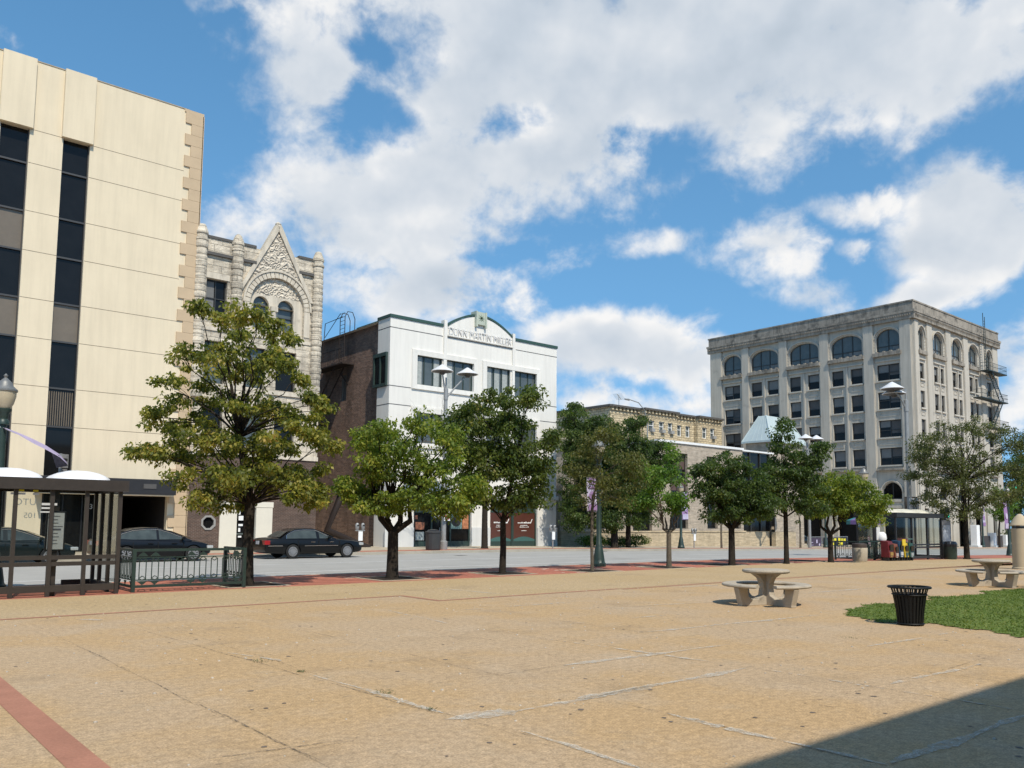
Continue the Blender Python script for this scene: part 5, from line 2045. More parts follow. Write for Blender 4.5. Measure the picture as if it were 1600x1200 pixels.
dup(pm, (53.8, 41.1, gz(54)), 'parking meter before the tan brick wall near the purple banner')

# ------------------------------------------------------------------ bins
M_slat = mat('black_slat_metal', (.007, .008, .008), .55, 0, .25, .1, 5)
t = thing('slatted_bin', 'black slatted metal litter bin with flared rim on the lawn edge', 'litter bin', (14.6, 6.6, 0))
b = MB()
c = Vector((14.6, 6.6, 0))
n = 26
for k in range(n):
    a = 6.2832*k/n
    ca, sa = math.cos(a), math.sin(a)
    pr = [(.205, .03), (.225, .25), (.262, .48), (.272, .54), (.30, .63)]
    for (r0, z0), (r1, z1) in zip(pr, pr[1:]):
        h = .017 if z0 < .5 else .013
        P4 = []
        for r, z, s in ((r0, z0, -1), (r0, z0, 1), (r1, z1, 1), (r1, z1, -1)):
            P4.append(c+Vector((ca*r-sa*h*s, sa*r+ca*h*s, z)))
        I4 = [p-Vector((ca*.008, sa*.008, 0)) for p in P4]
        b.add(P4+I4, [(0, 1, 2, 3), (7, 6, 5, 4), (0, 4, 5, 1), (1, 5, 6, 2), (2, 6, 7, 3), (3, 7, 4, 0)])
b.build('slat', M_slat, t)
b = MB()
for k in range(36):
    a0, a1 = 6.2832*k/36, 6.2832*(k+1)/36
    for R0, z, rr in ((.325, .645, .03), (.27, .52, .018), (.205, .03, .022)):
        ring = []
        for a in (a0, a1):
            ring += [c+Vector((math.cos(a)*(R0+rr*math.cos(q*1.047)), math.sin(a)*(R0+rr*math.cos(q*1.047)), z+rr*.7*math.sin(q*1.047))) for q in range(6)]
        b.add(ring, [(q, (q+1) % 6, 6+(q+1) % 6, 6+q) for q in range(6)])
b.build('rim', M_slat, t, smooth=True)
b = MB()
b.lathe(c, [(.18, .03), (.235, .45), (.25, .54), (.245, .54), (.2, .3), (.17, .06)], 20)
b.build('liner', mat('black_liner', (.006, .006, .006), .6), t, smooth=True)
t = thing('litter_bin', 'pale concrete litter bin with dark top on the red paving', 'litter bin', (39.2, 20.05, gz(39)))
b = MB()
b.lathe((39.2, 20.05, gz(39)), [(.31, 0), (.34, .05), (.37, .62), (.36, .66)], 20)
b.build('drum', mat('pale_concrete', (.42, .37, .29), .9, 0, .2, .12, 3, .1, 30), t, smooth=True)
b = MB()
b.lathe((39.2, 20.05, gz(39)), [(.34, .665), (.35, .80), (.33, .86), (.18, .88)], 20)
b.build('lid', mat('dark_brown_lid', (.05, .035, .028), .6), t, smooth=True)
t = thing('litter_bin', 'dark green litter bin with black bag beside the right shelter', 'litter bin', (49.9, 20.25, gz(50)))
b = MB()
b.lathe((49.95, 20.2, gz(50)), [(.32, 0), (.36, .1), (.37, .75), (.38, .8)], 18)
b.build('drum', M_greenm, t, smooth=True)
b = MB()
b.lathe((49.95, 20.2, gz(50)), [(.385, .72), (.39, .86), (.33, 1.0), (.2, 1.03)], 14)
b.build('bin_bag', mat('bin_bag_plastic', (.02, .02, .022), .3), t)
t = thing('litter_bin', 'dark ribbed litter bin on the far pavement before the shop door', 'litter bin', (28.6, 41.0, 0))
b = MB()
b.lathe((28.7, 41.1, 0), [(.42, 0), (.45, .05), (.47, 1.0), (.5, 1.02), (.5, 1.1), (.44, 1.12)], 16)
b.build('drum', mat('dark_ribbed_metal', (.035, .035, .035), .5), t)
b = MB()
b.lathe((28.7, 41.1, 0), [(.4, 1.121), (.3, 1.2), (.1, 1.24)], 16)
b.build('lid', M_blackm, t)

# ------------------------------------------------------------------ newspaper boxes
specs = [('red newspaper box with sloped top at the row end', (.13, .016, .018), 41.85, .98, .5), ('orange newspaper box beside the red one', (.19, .06, .03), 42.45, .85, .40), ('blue newspaper box with a yellow top notice', (.018, .05, .095), 42.98, 1.0, .42), ('yellow fronted newspaper box in the row', (.48, .33, .02), 43.55, .92, .42), ('green newspaper box nearest the shelter post', (.02, .06, .04), 44.15, .9, .46)]
for k, (lab, cl_, x, h, w_) in enumerate(specs):
    z0 = gz(x)
    y = 19.95
    t = thing('newspaper_box', lab, 'newspaper box', (x, y, z0), 'newspaper boxes beside the right shelter')
    b = MB()
    b.add([(x-w_/2, y-.22, z0+.18), (x+w_/2, y-.22, z0+.18), (x+w_/2, y+.22, z0+.18), (x-w_/2, y+.22, z0+.18), (x-w_/2, y-.15, z0+h), (x+w_/2, y-.15, z0+h), (x+w_/2, y+.22, z0+h+.05), (x-w_/2, y+.22, z0+h+.05)], [(0, 1, 2, 3), (4, 5, 6, 7), (0, 1, 5, 4), (1, 2, 6, 5), (2, 3, 7, 6), (3, 0, 4, 7)])
    b.build('box', mat('newsbox_%s' % lab.split()[0], cl_, .45, 0, .4, .25, 4, .1, 20), t, bevel=.02)
    b = MB()
    b.box(x-w_*.36, x+w_*.36, y-.245, y-.215, z0+h*.55, z0+h*.85)
    b.build('window', M_glass, t)
    b = MB()
    b.box(x-w_*.3, x+w_*.3, y-.236, y-.2, z0+h*.28, z0+h*.46)
    b.box(x-w_*.3, x+w_*.1, y-.238, y-.2, z0+h*.2, z0+h*.25)
    b.build('box_label', mat('news_label_%d' % k, [(.32, .2, .05), (.4, .33, .3), (.5, .5, .5), (.06, .1, .08), (.3, .33, .33)][k], .6), t)
    b = MB()
    for dx in (-w_*.38, w_*.38):
        b.box(x+dx-.02, x+dx+.02, y-.16, y+.16, z0, z0+.18)
    b.build('leg', M_frame, t)
    if k == 2:
        MB().box(x-.02, x+.33, y-.27, y-.24, z0+h-.22, z0+h+.1).build('top_notice', mat('yellow_notice', (.68, .48, .02), .5), t)
    if k == 3:
        MB().box(x-w_*.4, x+w_*.4, y-.2, y+.18, z0+h+.06, z0+h+.22).build('top_sign', mat('dull_red_sign', (.22, .08, .07), .5), t)
    if k == 4:
        MB().cbox((x-.3, y, z0+h+.22), (.9, .4, .03), 0, 0).build('top_shelf', mat('teal_shelf', (.10, .2, .18), .5), t)
t = thing('white_hood', 'white rounded paper hood behind the red newspaper box', 'box', (42.45, 20.5, gz(42)))
b = MB()
b.lathe((42.55, 20.55, gz(42)+1.0), [(.2, 0), (.24, .12), (.2, .35), (.1, .45)], 12)
b.build('hood', M_white, t, smooth=True)
b = MB()
b.lathe((42.55, 20.55, gz(42)), [(.16, 0), (.04, .05), (.04, 1.0)], 10)
b.build('stand', M_blackm, t)
# advertising kiosk
t = thing('advertising_kiosk', 'grey framed advertising panel standing behind the right shelter', 'kiosk', (51.6, 20.9, gz(51)))
x, y, z0 = 51.1, 20.9, gz(51)
b = MB()
b.box(x-.62, x+.62, y-.09, y+.09, z0, z0+2.25)
b.build('frame', mat('kiosk_grey', (.20, .20, .21), .5, .3), t, bevel=.02)
b = MB()
b.box(x-.48, x+.48, y-.1, y-.085, z0+.75, z0+1.95)
b.build('panel', mat('pale_blue_panel', (.36, .40, .47), .4, 0, .5, .1, 3), t)

# ------------------------------------------------------------------ picnic tables
M_conc = mat('cast_concrete', (.43, .37, .285), .85, 0, .25, .10, 2.5, .16, 60, .35, 70, streak=.2, dirt=((.20, .17, .13), 3.5, .56))


def table(label, loc, rz):
    t = thing('picnic_table', label, 'table', (0, 0, 0), 'round concrete picnic tables')
    b = MB()
    b.lathe((0, 0, 0), [(.44, .665), (.48, .68), (.495, .705), (.485, .735), (.46, .745), (.3, .747), (.05, .747)], 36)
    b.build('tabletop', M_conc, t, smooth=True)
    b = MB()
    for k in range(2):
        a = R(45)+k*math.pi/2
        F = lambda u, v, d: (math.cos(a)*u-math.sin(a)*d, math.sin(a)*u+math.cos(a)*d, v)
        hf = [(.22, .0), (.30, .0), (.30, .14), (.17, .2), (.145, .32), (.155, .46), (.22, .57), (.38, .662)]
        b.fprism(F, [(-u, v) for u, v in hf]+[(u, v) for u, v in hf[::-1]], -.075+k*.002, .075-k*.002)
    b.build('pedestal', M_conc, t, bevel=.012)
    for s in (0, 1):
        o = math.pi*s
        b = MB()
        n = 26
        prof = [(.60, .385), (.585, .41), (.60, .435), (.63, .445), (.88, .447), (.915, .435), (.925, .41), (.91, .388), (.88, .38), (.63, .38)]
        m = len(prof)
        A0, A1 = o-R(77), o+R(77)
        for i in range(n+1):
            a = A0+(A1-A0)*i/n
            sc_ = 1
            for r, z in prof:
                b.v.append((r*math.cos(a), r*math.sin(a), z))
        for i in range(n):
            for k in range(m):
                b.f.append((i*m+k, i*m+(k+1) % m, (i+1)*m+(k+1) % m, (i+1)*m+k))
                b.m.append(0)
        b.f += [tuple(range(m)), tuple(range(n*m+m-1, n*m-1, -1))]
        b.m += [0, 0]
        b.build('bench', M_conc, t, smooth=True)
        for q in (-1, 1):
            a = o+q*R(48)
            F = lambda u, v, d: (math.cos(a)*u-math.sin(a)*d, math.sin(a)*u+math.cos(a)*d, v)
            b = MB()
            b.fprism(F, [(.28, .001), (.80, .001), (.80, .05), (.90, .379), (.63, .379), (.60, .2), (.52, .14), (.28, .13)], -.07, .07)
            b.build('leg', M_conc, t, bevel=.012)
    t.location = loc
    t.rotation_euler = (0, 0, rz)
    return t


# gap of the benches faces the viewer
tb = table('round concrete picnic table with two curved benches standing in the sun', (15.75, 10.15, 0), math.atan2(10.15, 15.75)+math.pi/2)
dup(tb, (26.0, 9.4, 0), 'farther concrete picnic table behind the lawn at the right edge', math.atan2(9.4, 26.)+math.pi/2)
# tan gate pillar at the right edge
t = thing('stone_pillar', 'tan round pillar with conical cap cut by the right edge', 'pillar', (38.15, 12.6, 0))
c = (38.2, 12.65, gz(38))
b = MB()
b.lathe(c, [(.36, 0), (.36, .06), (.33, .08), (.33, 1.66)], 20)
b.build('shaft', mat('tan_render', (.46, .38, .26), .85, 0, .2, .06, 2), t, smooth=True)
b = MB()
b.lathe(c, [(.31, 1.665), (.31, 1.76)], 20)
b.build('band', M_frame, t)
b = MB()
b.lathe(c, [(.37, 1.765), (.38, 1.80), (.2, 2.12), (.06, 2.25), (.01, 2.26)], 20)
b.build('cap', MATS['tan_render'], t, smooth=True)

# ------------------------------------------------------------------ far side things
t = thing('barricade', 'steel crowd barrier with yellow splashed dark banner before the grey office block', 'barricade', (83, 45, gz(83)))
z0 = gz(83)-.02
M_dkb = mat('dark_navy_banner', (.02, .022, .035), .7)


def barrier(t, x0_, x1_, mb, marks):
    b = MB()
    b.tube([(x0_, 45, z0), (x0_, 45, z0+1.1), (x1_, 45, z0+1.1), (x1_, 45, z0)], .035, 6)
    k = x0_+.15
    while k < x1_:
        b.tube([(k, 45, z0+.2), (k, 45, z0+1.1)], .014, 4)
        k += .16
    b.build('frame', M_steel, t)
    q = MB()
    q.box(x0_+.1, x1_-.1, 44.93, 44.95, z0+.15, z0+1.02)
    bo = q.build('cloth', mb, t)
    q = MB()
    F = lambda u, v, d: (u, 44.92+d, v)
    for (u, v, w_, h_) in marks:
        q.fprism(F, [(u, v+z0), (u+w_, v+z0+.03), (u+w_*.9, v+z0+h_), (u+w_*.4, v+z0+h_*.85), (u+.02, v+z0+h_)], 0, .006)
    return bo, q


bo, q = barrier(t, 80.2, 85.4, M_dkb, [(81.4, .6, .5, .38), (82.0, .62, .3, .3), (82.45, .6, .5, .36), (83.3, .62, .5, .36), (83.95, .6, .3, .34), (84.4, .62, .5, .3), (81.5, .2, .5, .34), (82.1, .22, .4, .3), (83.3, .2, .3, .36), (83.75, .2, .5, .34)])
q.build('banner_lettering', mat('vivid_yellow', (.68, .60, .03), .6), bo)
t = thing('barricade', 'steel crowd barrier with dark plum banner beside the tan brick pier', 'barricade', (78.6, 45, gz(78)))
bo, q = barrier(t, 77.4, 80.0, mat('plum_banner', (.05, .035, .06), .7), [(77.9, .5, .4, .08), (78.9, .45, .25, .4), (79.4, .2, .25, .25), (77.9, .25, .5, .06)])
q.build('banner_lettering', M_lil, bo)
t = thing('sandwich_board', 'purple framed sandwich board with pale poster beside the parasol', 'sign board', (86.7, 43.5, gz(87)))
b = MB()
b.cbox((86.7, 43.4, gz(87)+.6), (1.1, .05, 1.25), 0, -.15)
b.build('board', mat('plum_board', (.15, .07, .06), .6), t)
b = MB()
b.cbox((86.7, 43.35, gz(87)+.5), (.8, .03, .7), 0, -.15)
b.cbox((86.7, 43.40, gz(87)+1.02), (.8, .03, .14), 0, -.15)
b.build('poster', mat('pale_pink_poster', (.5, .36, .38), .6, var=.4, vscale=5), t)
b = MB()
b.cbox((86.7, 43.75, gz(87)+.6), (1.1, .05, 1.25), 0, .15)
b.build('back_board', MATS['plum_board'], t)
t = thing('parasol', 'teal and purple cafe parasol before the grey office block', 'parasol', (91.2, 46, gz(91)))
z0 = gz(91)
b = MB()
b.tube([(91.2, 46, z0), (91.2, 46, z0+3.9)], .05, 6)
b.build('pole', M_steel, t)
b = MB()
n = 8
P8 = [(91.2+1.9*math.cos(k*.7854+.39), 46+1.9*math.sin(k*.7854+.39), z0+2.95) for k in range(n)]
for k in range(n):
    b.mi = k % 2
    p, q = P8[k], P8[(k+1) % n]
    b.quad(p, q, (91.2, 46, z0+3.7))
    b.quad((p[0], p[1], p[2]-.45), (q[0], q[1], q[2]-.45), q, p)
b.mi = 0
b.build('canopy', [mat('teal_cloth', (.03, .20, .23), .8), mat('violet_cloth', (.14, .09, .24), .8)], t)
for i, (x, y, z, lab) in enumerate(((125.4, 42, 7.0, 'traffic light showing green among the far right trees'), (103.5, 42, 2.9, 'traffic light showing green behind the right shelter roof'))):
    t = thing('traffic_light', lab, 'traffic light', (x, y, gz(x)))
    b = MB()
    b.tube([(x, y+.3, gz(x)), (x, y+.3, z+.3)], .1, 8)
    b.build('post', M_blackm, t)
    b = MB()
    b.box(x-.22, x+.22, y-.15, y+.15, z-.3, z+1.0)
    hs_ = b.build('housing', M_blackm, t)
    mg = bpy.data.materials.get('green_signal') or mat('green_signal', (.0, .5, .35), .3)
    mg.node_tree.nodes['Principled BSDF'].inputs['Emission Color'].default_value = (0, .8, .5, 1)
    mg.node_tree.nodes['Principled BSDF'].inputs['Emission Strength'].default_value = .9
    for k, m in enumerate((mg, M_dark, M_dark)):
        c_ = MB()
        c_.tube([(x, y-.15, z-.02+k*.4), (x, y-.19, z-.02+k*.4)], .15, 12)
        c_.build('lens', m, hs_)
for i, (x, h, lab) in enumerate(((117.6, 2.9, 'tallest white pillar on the far pavement at the right'), (123.2, 1.95, 'middle white pillar on the far pavement at the right'), (127.6, 1.7, 'white pillar farthest right on the far pavement'))):
    t = thing('white_pillar', lab, 'pillar', (x, 44.2, gz(x)), 'white pillars of the far wall')
    b = MB()
    b.box(x-.5, x+.5, 43.9, 44.7, gz(x)-.2, gz(x)+h)
    b.build('shaft', M_white, t, bevel=.03)
    b = MB()
    b.box(x-.65, x+.65, 43.75, 44.85, gz(x)-.2, gz(x)+.25)
    b.build('base', M_wgrey, t)
t = thing('low_wall', 'dark low wall panels between the white pillars', 'wall', (123, 44.5, gz(123)))
for (a, c) in ((118.2, 122.6), (123.8, 127.0)):
    MB().box(a, c, 44.3, 44.5, gz(120)-.3, gz(120)+1.5).build('panel', mat('dark_wall', (.05, .045, .045), .8), t)
# ------------------------------------------------------------------ trees
M_bark = mat('dark_bark', (.034, .028, .022), .95, 0, .1, .3, 6, .3, 30, .8, 22)
M_bark2 = mat('grey_brown_bark', (.12, .10, .075), .95, 0, .1, .3, 6, .3, 30, .8, 22)
L_yel = leafmat('leaf_yellow_green', [(.08, (0.048, 0.063, 0.016)), (.35, (0.102, 0.127, 0.025)), (.6, (0.216, 0.218, 0.040)), (.82, (0.372, 0.322, 0.074)), (.97, (0.432, 0.276, 0.084))])
L_lime = leafmat('leaf_lime', [(.08, (0.055, 0.092, 0.018)), (.4, (0.119, 0.175, 0.027)), (.7, (0.238, 0.275, 0.045)), (.95, (0.365, 0.316, 0.061))])
L_mid = leafmat('leaf_mid_green', [(.1, (0.031, 0.053, 0.015)), (.45, (0.072, 0.106, 0.023)), (.75, (0.138, 0.167, 0.038)), (.9, (0.216, 0.213, 0.058)), (.99, (0.312, 0.172, 0.053))])
L_dark = leafmat('leaf_dark_green', [(.1, (0.024, 0.044, 0.015)), (.45, (0.054, 0.092, 0.025)), (.75, (0.102, 0.144, 0.036)), (.95, (0.180, 0.196, 0.053))])
L_bri = leafmat('leaf_bright_green', [(.1, (0.046, 0.100, 0.018)), (.5, (0.091, 0.175, 0.027)), (.9, (0.182, 0.267, 0.045))])
L_oli = leafmat('leaf_olive', [(.1, (0.055, 0.067, 0.021)), (.5, (0.101, 0.114, 0.034)), (.9, (0.182, 0.167, 0.054))])
L_grey = leafmat('leaf_grey_green', [(.1, (0.041, 0.053, 0.021)), (.5, (0.090, 0.106, 0.038)), (.9, (0.180, 0.190, 0.074))])


def curve(p, q, sag, n=5, wob=.06):
    p, q = Vector(p), Vector(q)
    L = (q-p).length
    out = []
    for k in range(n+1):
        t = k/n
        w_ = wob*L*math.sin(math.pi*t)
        out.append(p.lerp(q, t)+Vector((random.uniform(-1, 1)*w_, random.uniform(-1, 1)*w_, sag*L*math.sin(math.pi*t))))
    return out


def tree(name, label, cat, base, fork, tr, px, leaves, m, size, dens, clump=.42, bark=None, group=None, stems=1, narrow=1., twigs=3, grow=1.08, seed=1):
    """px: lobes measured in the picture (x, y, rx, ry); base: trunk foot; fork: height where limbs leave"""
    rs = np.random.default_rng(seed)
    random.seed(seed)
    bark = bark or M_bark
    base = Vector(base)
    t = thing(name, label, cat, base, group)
    Dp = (base-EYE).dot(_fw)
    u = Vector((_rt.x, _rt.y, 0)).normalized()
    f = Vector((u.y*-1, u.x, 0))
    lobes = []
    cx = sum(q[0]*q[2] for q in px)/sum(q[2] for q in px)
    crown_r = max(abs(q[0]-cx)+q[2]*.6 for q in px)*Dp/FPX
    for (x, y, rx, ry) in px:
        c = atD(x, y, Dp)
        r, h = grow*rx*Dp/FPX, grow*ry*Dp/FPX
        off = abs(x-cx)*Dp/FPX
        room = math.sqrt(max(.05, 1-min(.96, (off/crown_r)**2)))*crown_r*.8
        lobes.append((c, r, min(r*1.0, room+.2)*narrow, h))
        if room > r*.9 and narrow > .5:
            for s in (-1, 1):
                lobes.append((c+f*s*max(.3, room-r*.7)*.8, r*.78, r*.7, h*.78))
    tk = MB()
    fz = base.z+fork
    tops = []
    if stems == 1:
        top = max(lobes, key=lambda q: q[0].z)[0]
        mid = Vector((base.x, base.y, fz))
        pts = [base+Vector((0, 0, -.1)), base+Vector((0, 0, .12)), base.lerp(mid, .5)+Vector((random.uniform(-.04, .04), 0, 0)), mid, mid.lerp(top, .35)+Vector((0, 0, .1)), mid.lerp(top, .8)]
        tk.tube(pts, [tr*1.45, tr*1.1, tr*.95, tr*.9, tr*.5, tr*.12], 10)
        tops = [(pts[3], pts[4], pts[5])]
    else:
        mid = Vector((base.x, base.y, fz))
        tk.tube([base+Vector((0, 0, -.1)), base+Vector((0, 0, .12)), base.lerp(mid, .6), mid+Vector((0, 0, .05))], [tr*1.4, tr*1.08, tr*.95, tr*.9], 10)
        for s in range(stems):
            g = (s/(stems-1)-.5)*2
            e = mid+u*g*random.uniform(.7, .9)*crown_r*.5+f*random.uniform(-.5, .5)*crown_r*.5+Vector((0, 0, crown_r*random.uniform(.6, .85)))
            cv_ = curve(mid, e, .0, 4, .05)
            cv_[1] += u*g*.12*crown_r
            tk.tube(cv_, [tr*.62, tr*.5, tr*.42, tr*.34, tr*.2], 8)
            tops.append((cv_[0], cv_[2], cv_[4]))
    cents, rad = [], []
    for (c, r, d, h) in lobes:
        vol = r*d*h
        k = max(4, int(2.9*dens*.85*vol**.75/clump**1.7))
        P_ = rs.normal(size=(k, 3))
        P_ /= np.linalg.norm(P_, axis=1)[:, None]
        P_ *= (rs.uniform(.12, 1, k)**.5)[:, None]
        for a in P_:
            cents.append(c+u*a[0]*r+f*a[1]*d+Vector((0, 0, a[2]*h)))
        # limb to the lobe
        st_ = min(tops, key=lambda q: (q[1]-c).length)
        o = st_[1] if c.z > st_[1].z else st_[0]
        lp = curve(o, c, .08, 5, .07)
        w_ = tr*min(.30, .14+.09*r)
        tk.tube(lp, [w_*(1-.15*i) for i in range(6)], 6, cap=False)
        for a in P_[:twigs+int(3*r)]:
            q = c+u*a[0]*r*.95+f*a[1]*d*.95+Vector((0, 0, a[2]*h*.95))
            tk.tube(curve(lp[4], q, .05, 3, .08), [w_*.3, w_*.22, w_*.14, w_*.06], 4, cap=False)
    tk.build('trunk', bark, t, smooth=True)
    C = np.array([tuple(c) for c in cents])
    if not leaves:
        return t
    leaves = int(leaves*1.9)
    n = len(C)*leaves
    idx = np.repeat(np.arange(len(C)), leaves)
    o = rs.normal(size=(n, 3))
    o /= np.linalg.norm(o, axis=1)[:, None]
    o *= (rs.uniform(0, 1, n)**.45)[:, None]*clump*rs.uniform(.6, 1.25, len(C))[idx][:, None]
    o[:, 2] *= .62
    P_ = C[idx]+o
    out = o/(np.linalg.norm(o, axis=1)[:, None]+1e-6)
    d = out*.7+rs.normal(size=(n, 3))*.55+np.array([0, 0, -.75])
    d /= np.linalg.norm(d, axis=1)[:, None]
    s = np.cross(d, rs.normal(size=(n, 3))*.7+np.array([0, 0, .8]))
    s /= np.linalg.norm(s, axis=1)[:, None]+1e-9
    nr = np.cross(s, d)
    l = .80*size*rs.uniform(.65, 1.3, n)
    globals()['NLEAF'] = globals().get('NLEAF', 0)+n
    V = np.zeros((n, 4, 3))
    V[:, 0] = P_-d*l[:, None]*.5
    V[:, 1] = P_+s*l[:, None]*.27+nr*l[:, None]*.08-d*l[:, None]*.05
    V[:, 2] = P_+d*l[:, None]*.5
    V[:, 3] = P_-s*l[:, None]*.27+nr*l[:, None]*.08-d*l[:, None]*.05
    rawmesh('crown', V, 4, m, t)
    return t


SG = 'pavement trees along the plaza'
T1 = [(398, 520, 34, 32), (345, 503, 20, 12), (430, 512, 22, 14), (385, 572, 66, 34), (318, 575, 36, 26), (445, 575, 20, 18), (300, 622, 58, 42), (395, 640, 66, 30), (255, 660, 42, 26), (226, 706, 30, 11), (265, 712, 40, 14), (330, 690, 70, 44), (420, 700, 70, 40), (470, 660, 48, 26), (498, 632, 16, 12), (390, 752, 90, 28), (310, 752, 44, 24), (470, 745, 62, 28), (480, 782, 36, 14), (345, 785, 26, 14), (505, 690, 14, 10), (490, 768, 20, 14)]
tree('pavement_tree', 'tall loose tree with yellowing leaves beside the green fence', 'tree', (8.98, 21.35, 0), 2.1, .15, T1, 46, L_yel, .15, 1.1, .31, group=SG, seed=3, grow=.88, narrow=.85)
T2 = [(610, 712, 50, 36), (660, 760, 60, 34), (545, 760, 16, 14), (590, 795, 30, 14), (620, 690, 46, 30), (655, 665, 28, 16), (598, 672, 26, 14), (580, 735, 42, 34), (640, 735, 60, 40), (695, 735, 44, 34), (725, 785, 24, 18), (620, 785, 70, 18), (560, 770, 26, 18), (680, 790, 46, 22), (705, 690, 24, 24), (742, 760, 12, 16), (575, 690, 16, 14)]
tree('pavement_tree', 'low forked tree with bright lime leaves before the white shop', 'tree', (13.45, 21.35, 0), 1.35, .17, T2, 44, L_lime, .15, .62, .36, group=SG, stems=4, seed=5)
T3 = [(770, 680, 60, 50), (820, 730, 46, 44), (790, 632, 46, 24), (830, 622, 18, 12), (750, 650, 34, 30), (815, 680, 50, 40), (745, 705, 44, 44), (790, 740, 76, 34), (850, 735, 20, 34), (790, 780, 62, 22), (835, 775, 34, 22), (740, 770, 30, 20), (700, 665, 18, 26), (862, 690, 10, 18)]
tree('pavement_tree', 'dense mid green tree before the right half of the white shop', 'tree', (17.8, 21.45, 0), 1.7, .11, T3, 50, L_mid, .15, .8, .38, group=SG, seed=6)
TS = [(930, 700, 26, 34), (965, 725, 36, 46), (990, 735, 24, 36), (925, 755, 26, 34), (960, 775, 34, 22), (905, 730, 16, 26), (945, 680, 20, 16)]
tree('pavement_sapling', 'thin sapling with feathery olive leaves before the green lamp', 'tree', (21.5, 20.9, 0), 2.2, .06, TS, 40, L_oli, .12, .42, .4, group=SG, seed=8, bark=M_bark2)
T5 = [(1025, 765, 36, 30), (1005, 735, 18, 18), (1030, 722, 32, 22), (1012, 755, 26, 26), (1048, 755, 24, 26), (1030, 785, 36, 16), (1005, 790, 16, 12), (1058, 785, 10, 14)]
tree('pavement_tree', 'small forked tree with fresh green leaves and pale bare limbs below', 'tree', (25.65, 20.8, 0), 1.35, .10, T5, 46, L_bri, .15, .75, .36, grow=1.22, group=SG, stems=4, seed=9, bark=M_bark2)
T6 = [(1195, 790, 18, 18), (1140, 770, 40, 30), (1130, 730, 34, 20), (1105, 755, 28, 24), (1160, 752, 36, 26), (1128, 785, 38, 22), (1175, 785, 34, 20), (1185, 760, 22, 18), (1150, 808, 40, 10), (1098, 735, 12, 10)]
tree('pavement_tree', 'dark round tree with spreading limbs left of the spired one', 'tree', (29.2, 20.4, 0), 1.5, .135, T6, 52, L_dark, .15, .9, .36, grow=1.22, group=SG, stems=4, seed=10)
T7 = [(1200, 770, 26, 26), (1262, 745, 30, 24), (1235, 745, 40, 30), (1185, 800, 20, 14), (1222, 672, 14, 16), (1226, 700, 20, 18), (1236, 730, 34, 24), (1268, 715, 18, 12), (1206, 740, 20, 20), (1240, 765, 46, 24), (1215, 790, 42, 18), (1262, 790, 30, 16), (1282, 700, 6, 6)]
tree('pavement_tree', 'tree with narrow leafy spire before the metal roofed tower', 'tree', (32.8, 20.1, 0), 2.0, .105, T7, 50, L_dark, .15, .85, .38, grow=1.22, group=SG, seed=11)
T8 = [(1262, 785, 20, 20), (1300, 765, 40, 22), (1320, 755, 38, 18), (1288, 775, 34, 20), (1350, 780, 34, 18), (1318, 795, 48, 16), (1372, 790, 12, 14), (1275, 800, 16, 10), (1362, 812, 10, 10)]
tree('pavement_tree', 'broad low yellow green tree beside the pale litter bin', 'tree', (36.1, 19.85, 0), 1.25, .12, T8, 50, L_lime, .15, .85, .38, grow=1.22, group=SG, stems=4, seed=12)
TR = [(1480, 740, 44, 34), (1530, 760, 44, 34), (1440, 715, 18, 20), (1460, 785, 24, 14), (1500, 668, 30, 16), (1470, 690, 32, 20), (1535, 680, 32, 24), (1450, 690, 14, 12), (1500, 715, 52, 26), (1575, 695, 26, 24), (1455, 725, 24, 18), (1555, 735, 40, 26), (1500, 762, 44, 24), (1470, 760, 26, 16), (1590, 735, 18, 34), (1545, 780, 32, 20), (1500, 800, 30, 16), (1440, 745, 14, 10), (1595, 690, 14, 14), (1580, 775, 22, 16)]
tree('pavement_tree', 'large feathery grey green tree at the right before the grey office block', 'tree', (51.5, 19.9, gz(51)), 2.6, .15, TR, 50, L_grey, .15, .42, .52, group=SG, seed=13)
FG = 'trees on the far pavement'
TD = [(893, 655, 22, 26), (905, 700, 26, 36), (940, 670, 30, 20), (975, 690, 30, 26), (995, 660, 18, 12), (890, 760, 16, 50), (930, 740, 40, 40), (960, 780, 34, 34), (1005, 700, 14, 14), (910, 810, 24, 20), (900, 690, 26, 50), (945, 720, 34, 40), (985, 740, 30, 36), (895, 800, 18, 36), (950, 815, 30, 16)]
tree('large_tree', 'tall dark tree in the gap right of the white shop', 'tree', (46.2, 42.6, gz(46)), 3.2, .26, TD, 60, L_dark, .22, 1.5, .62, group=FG, seed=14)
TD2 = [(1000, 790, 22, 22), (1010, 740, 26, 30), (1000, 815, 22, 12), (1030, 705, 26, 14), (1048, 720, 24, 14), (1030, 745, 30, 20), (985, 770, 26, 22)]
tree('large_tree', 'dark tree against the tan brick wall behind the small forked tree', 'tree', (48.6, 43.4, gz(48)), 3.4, .2, TD2, 56, L_dark, .22, 1.4, .6, group=FG, seed=15)
TF = [(730, 655, 28, 30), (715, 700, 26, 30), (760, 660, 26, 26), (770, 720, 34, 36), (735, 745, 30, 24)]
tree('large_tree', 'shaded tree behind the double dish lamp before the white shop', 'tree', (33.5, 42.2, 0), 3.4, .2, TF, 46, L_mid, .2, .55, .6, group=FG, seed=16)
tree('bare_tree', 'leafless grey branches rising before the white shop windows', 'tree', (30.6, 42.6, 0), 5.0, .1, [(668, 650, 30, 40), (645, 640, 14, 30), (690, 640, 16, 40), (660, 690, 24, 24)], 0, L_mid, .2, .5, .6, group=FG, seed=17, bark=M_bark2, twigs=10)
tree('young_tree', 'thin young tree before the sunlit tan brick wall', 'tree', (58.4, 41.8, gz(58)), 2.2, .08, [(1127, 808, 10, 12), (1120, 800, 8, 8)], 40, L_dark, .16, .9, .4, group=FG, seed=18, bark=M_bark2)
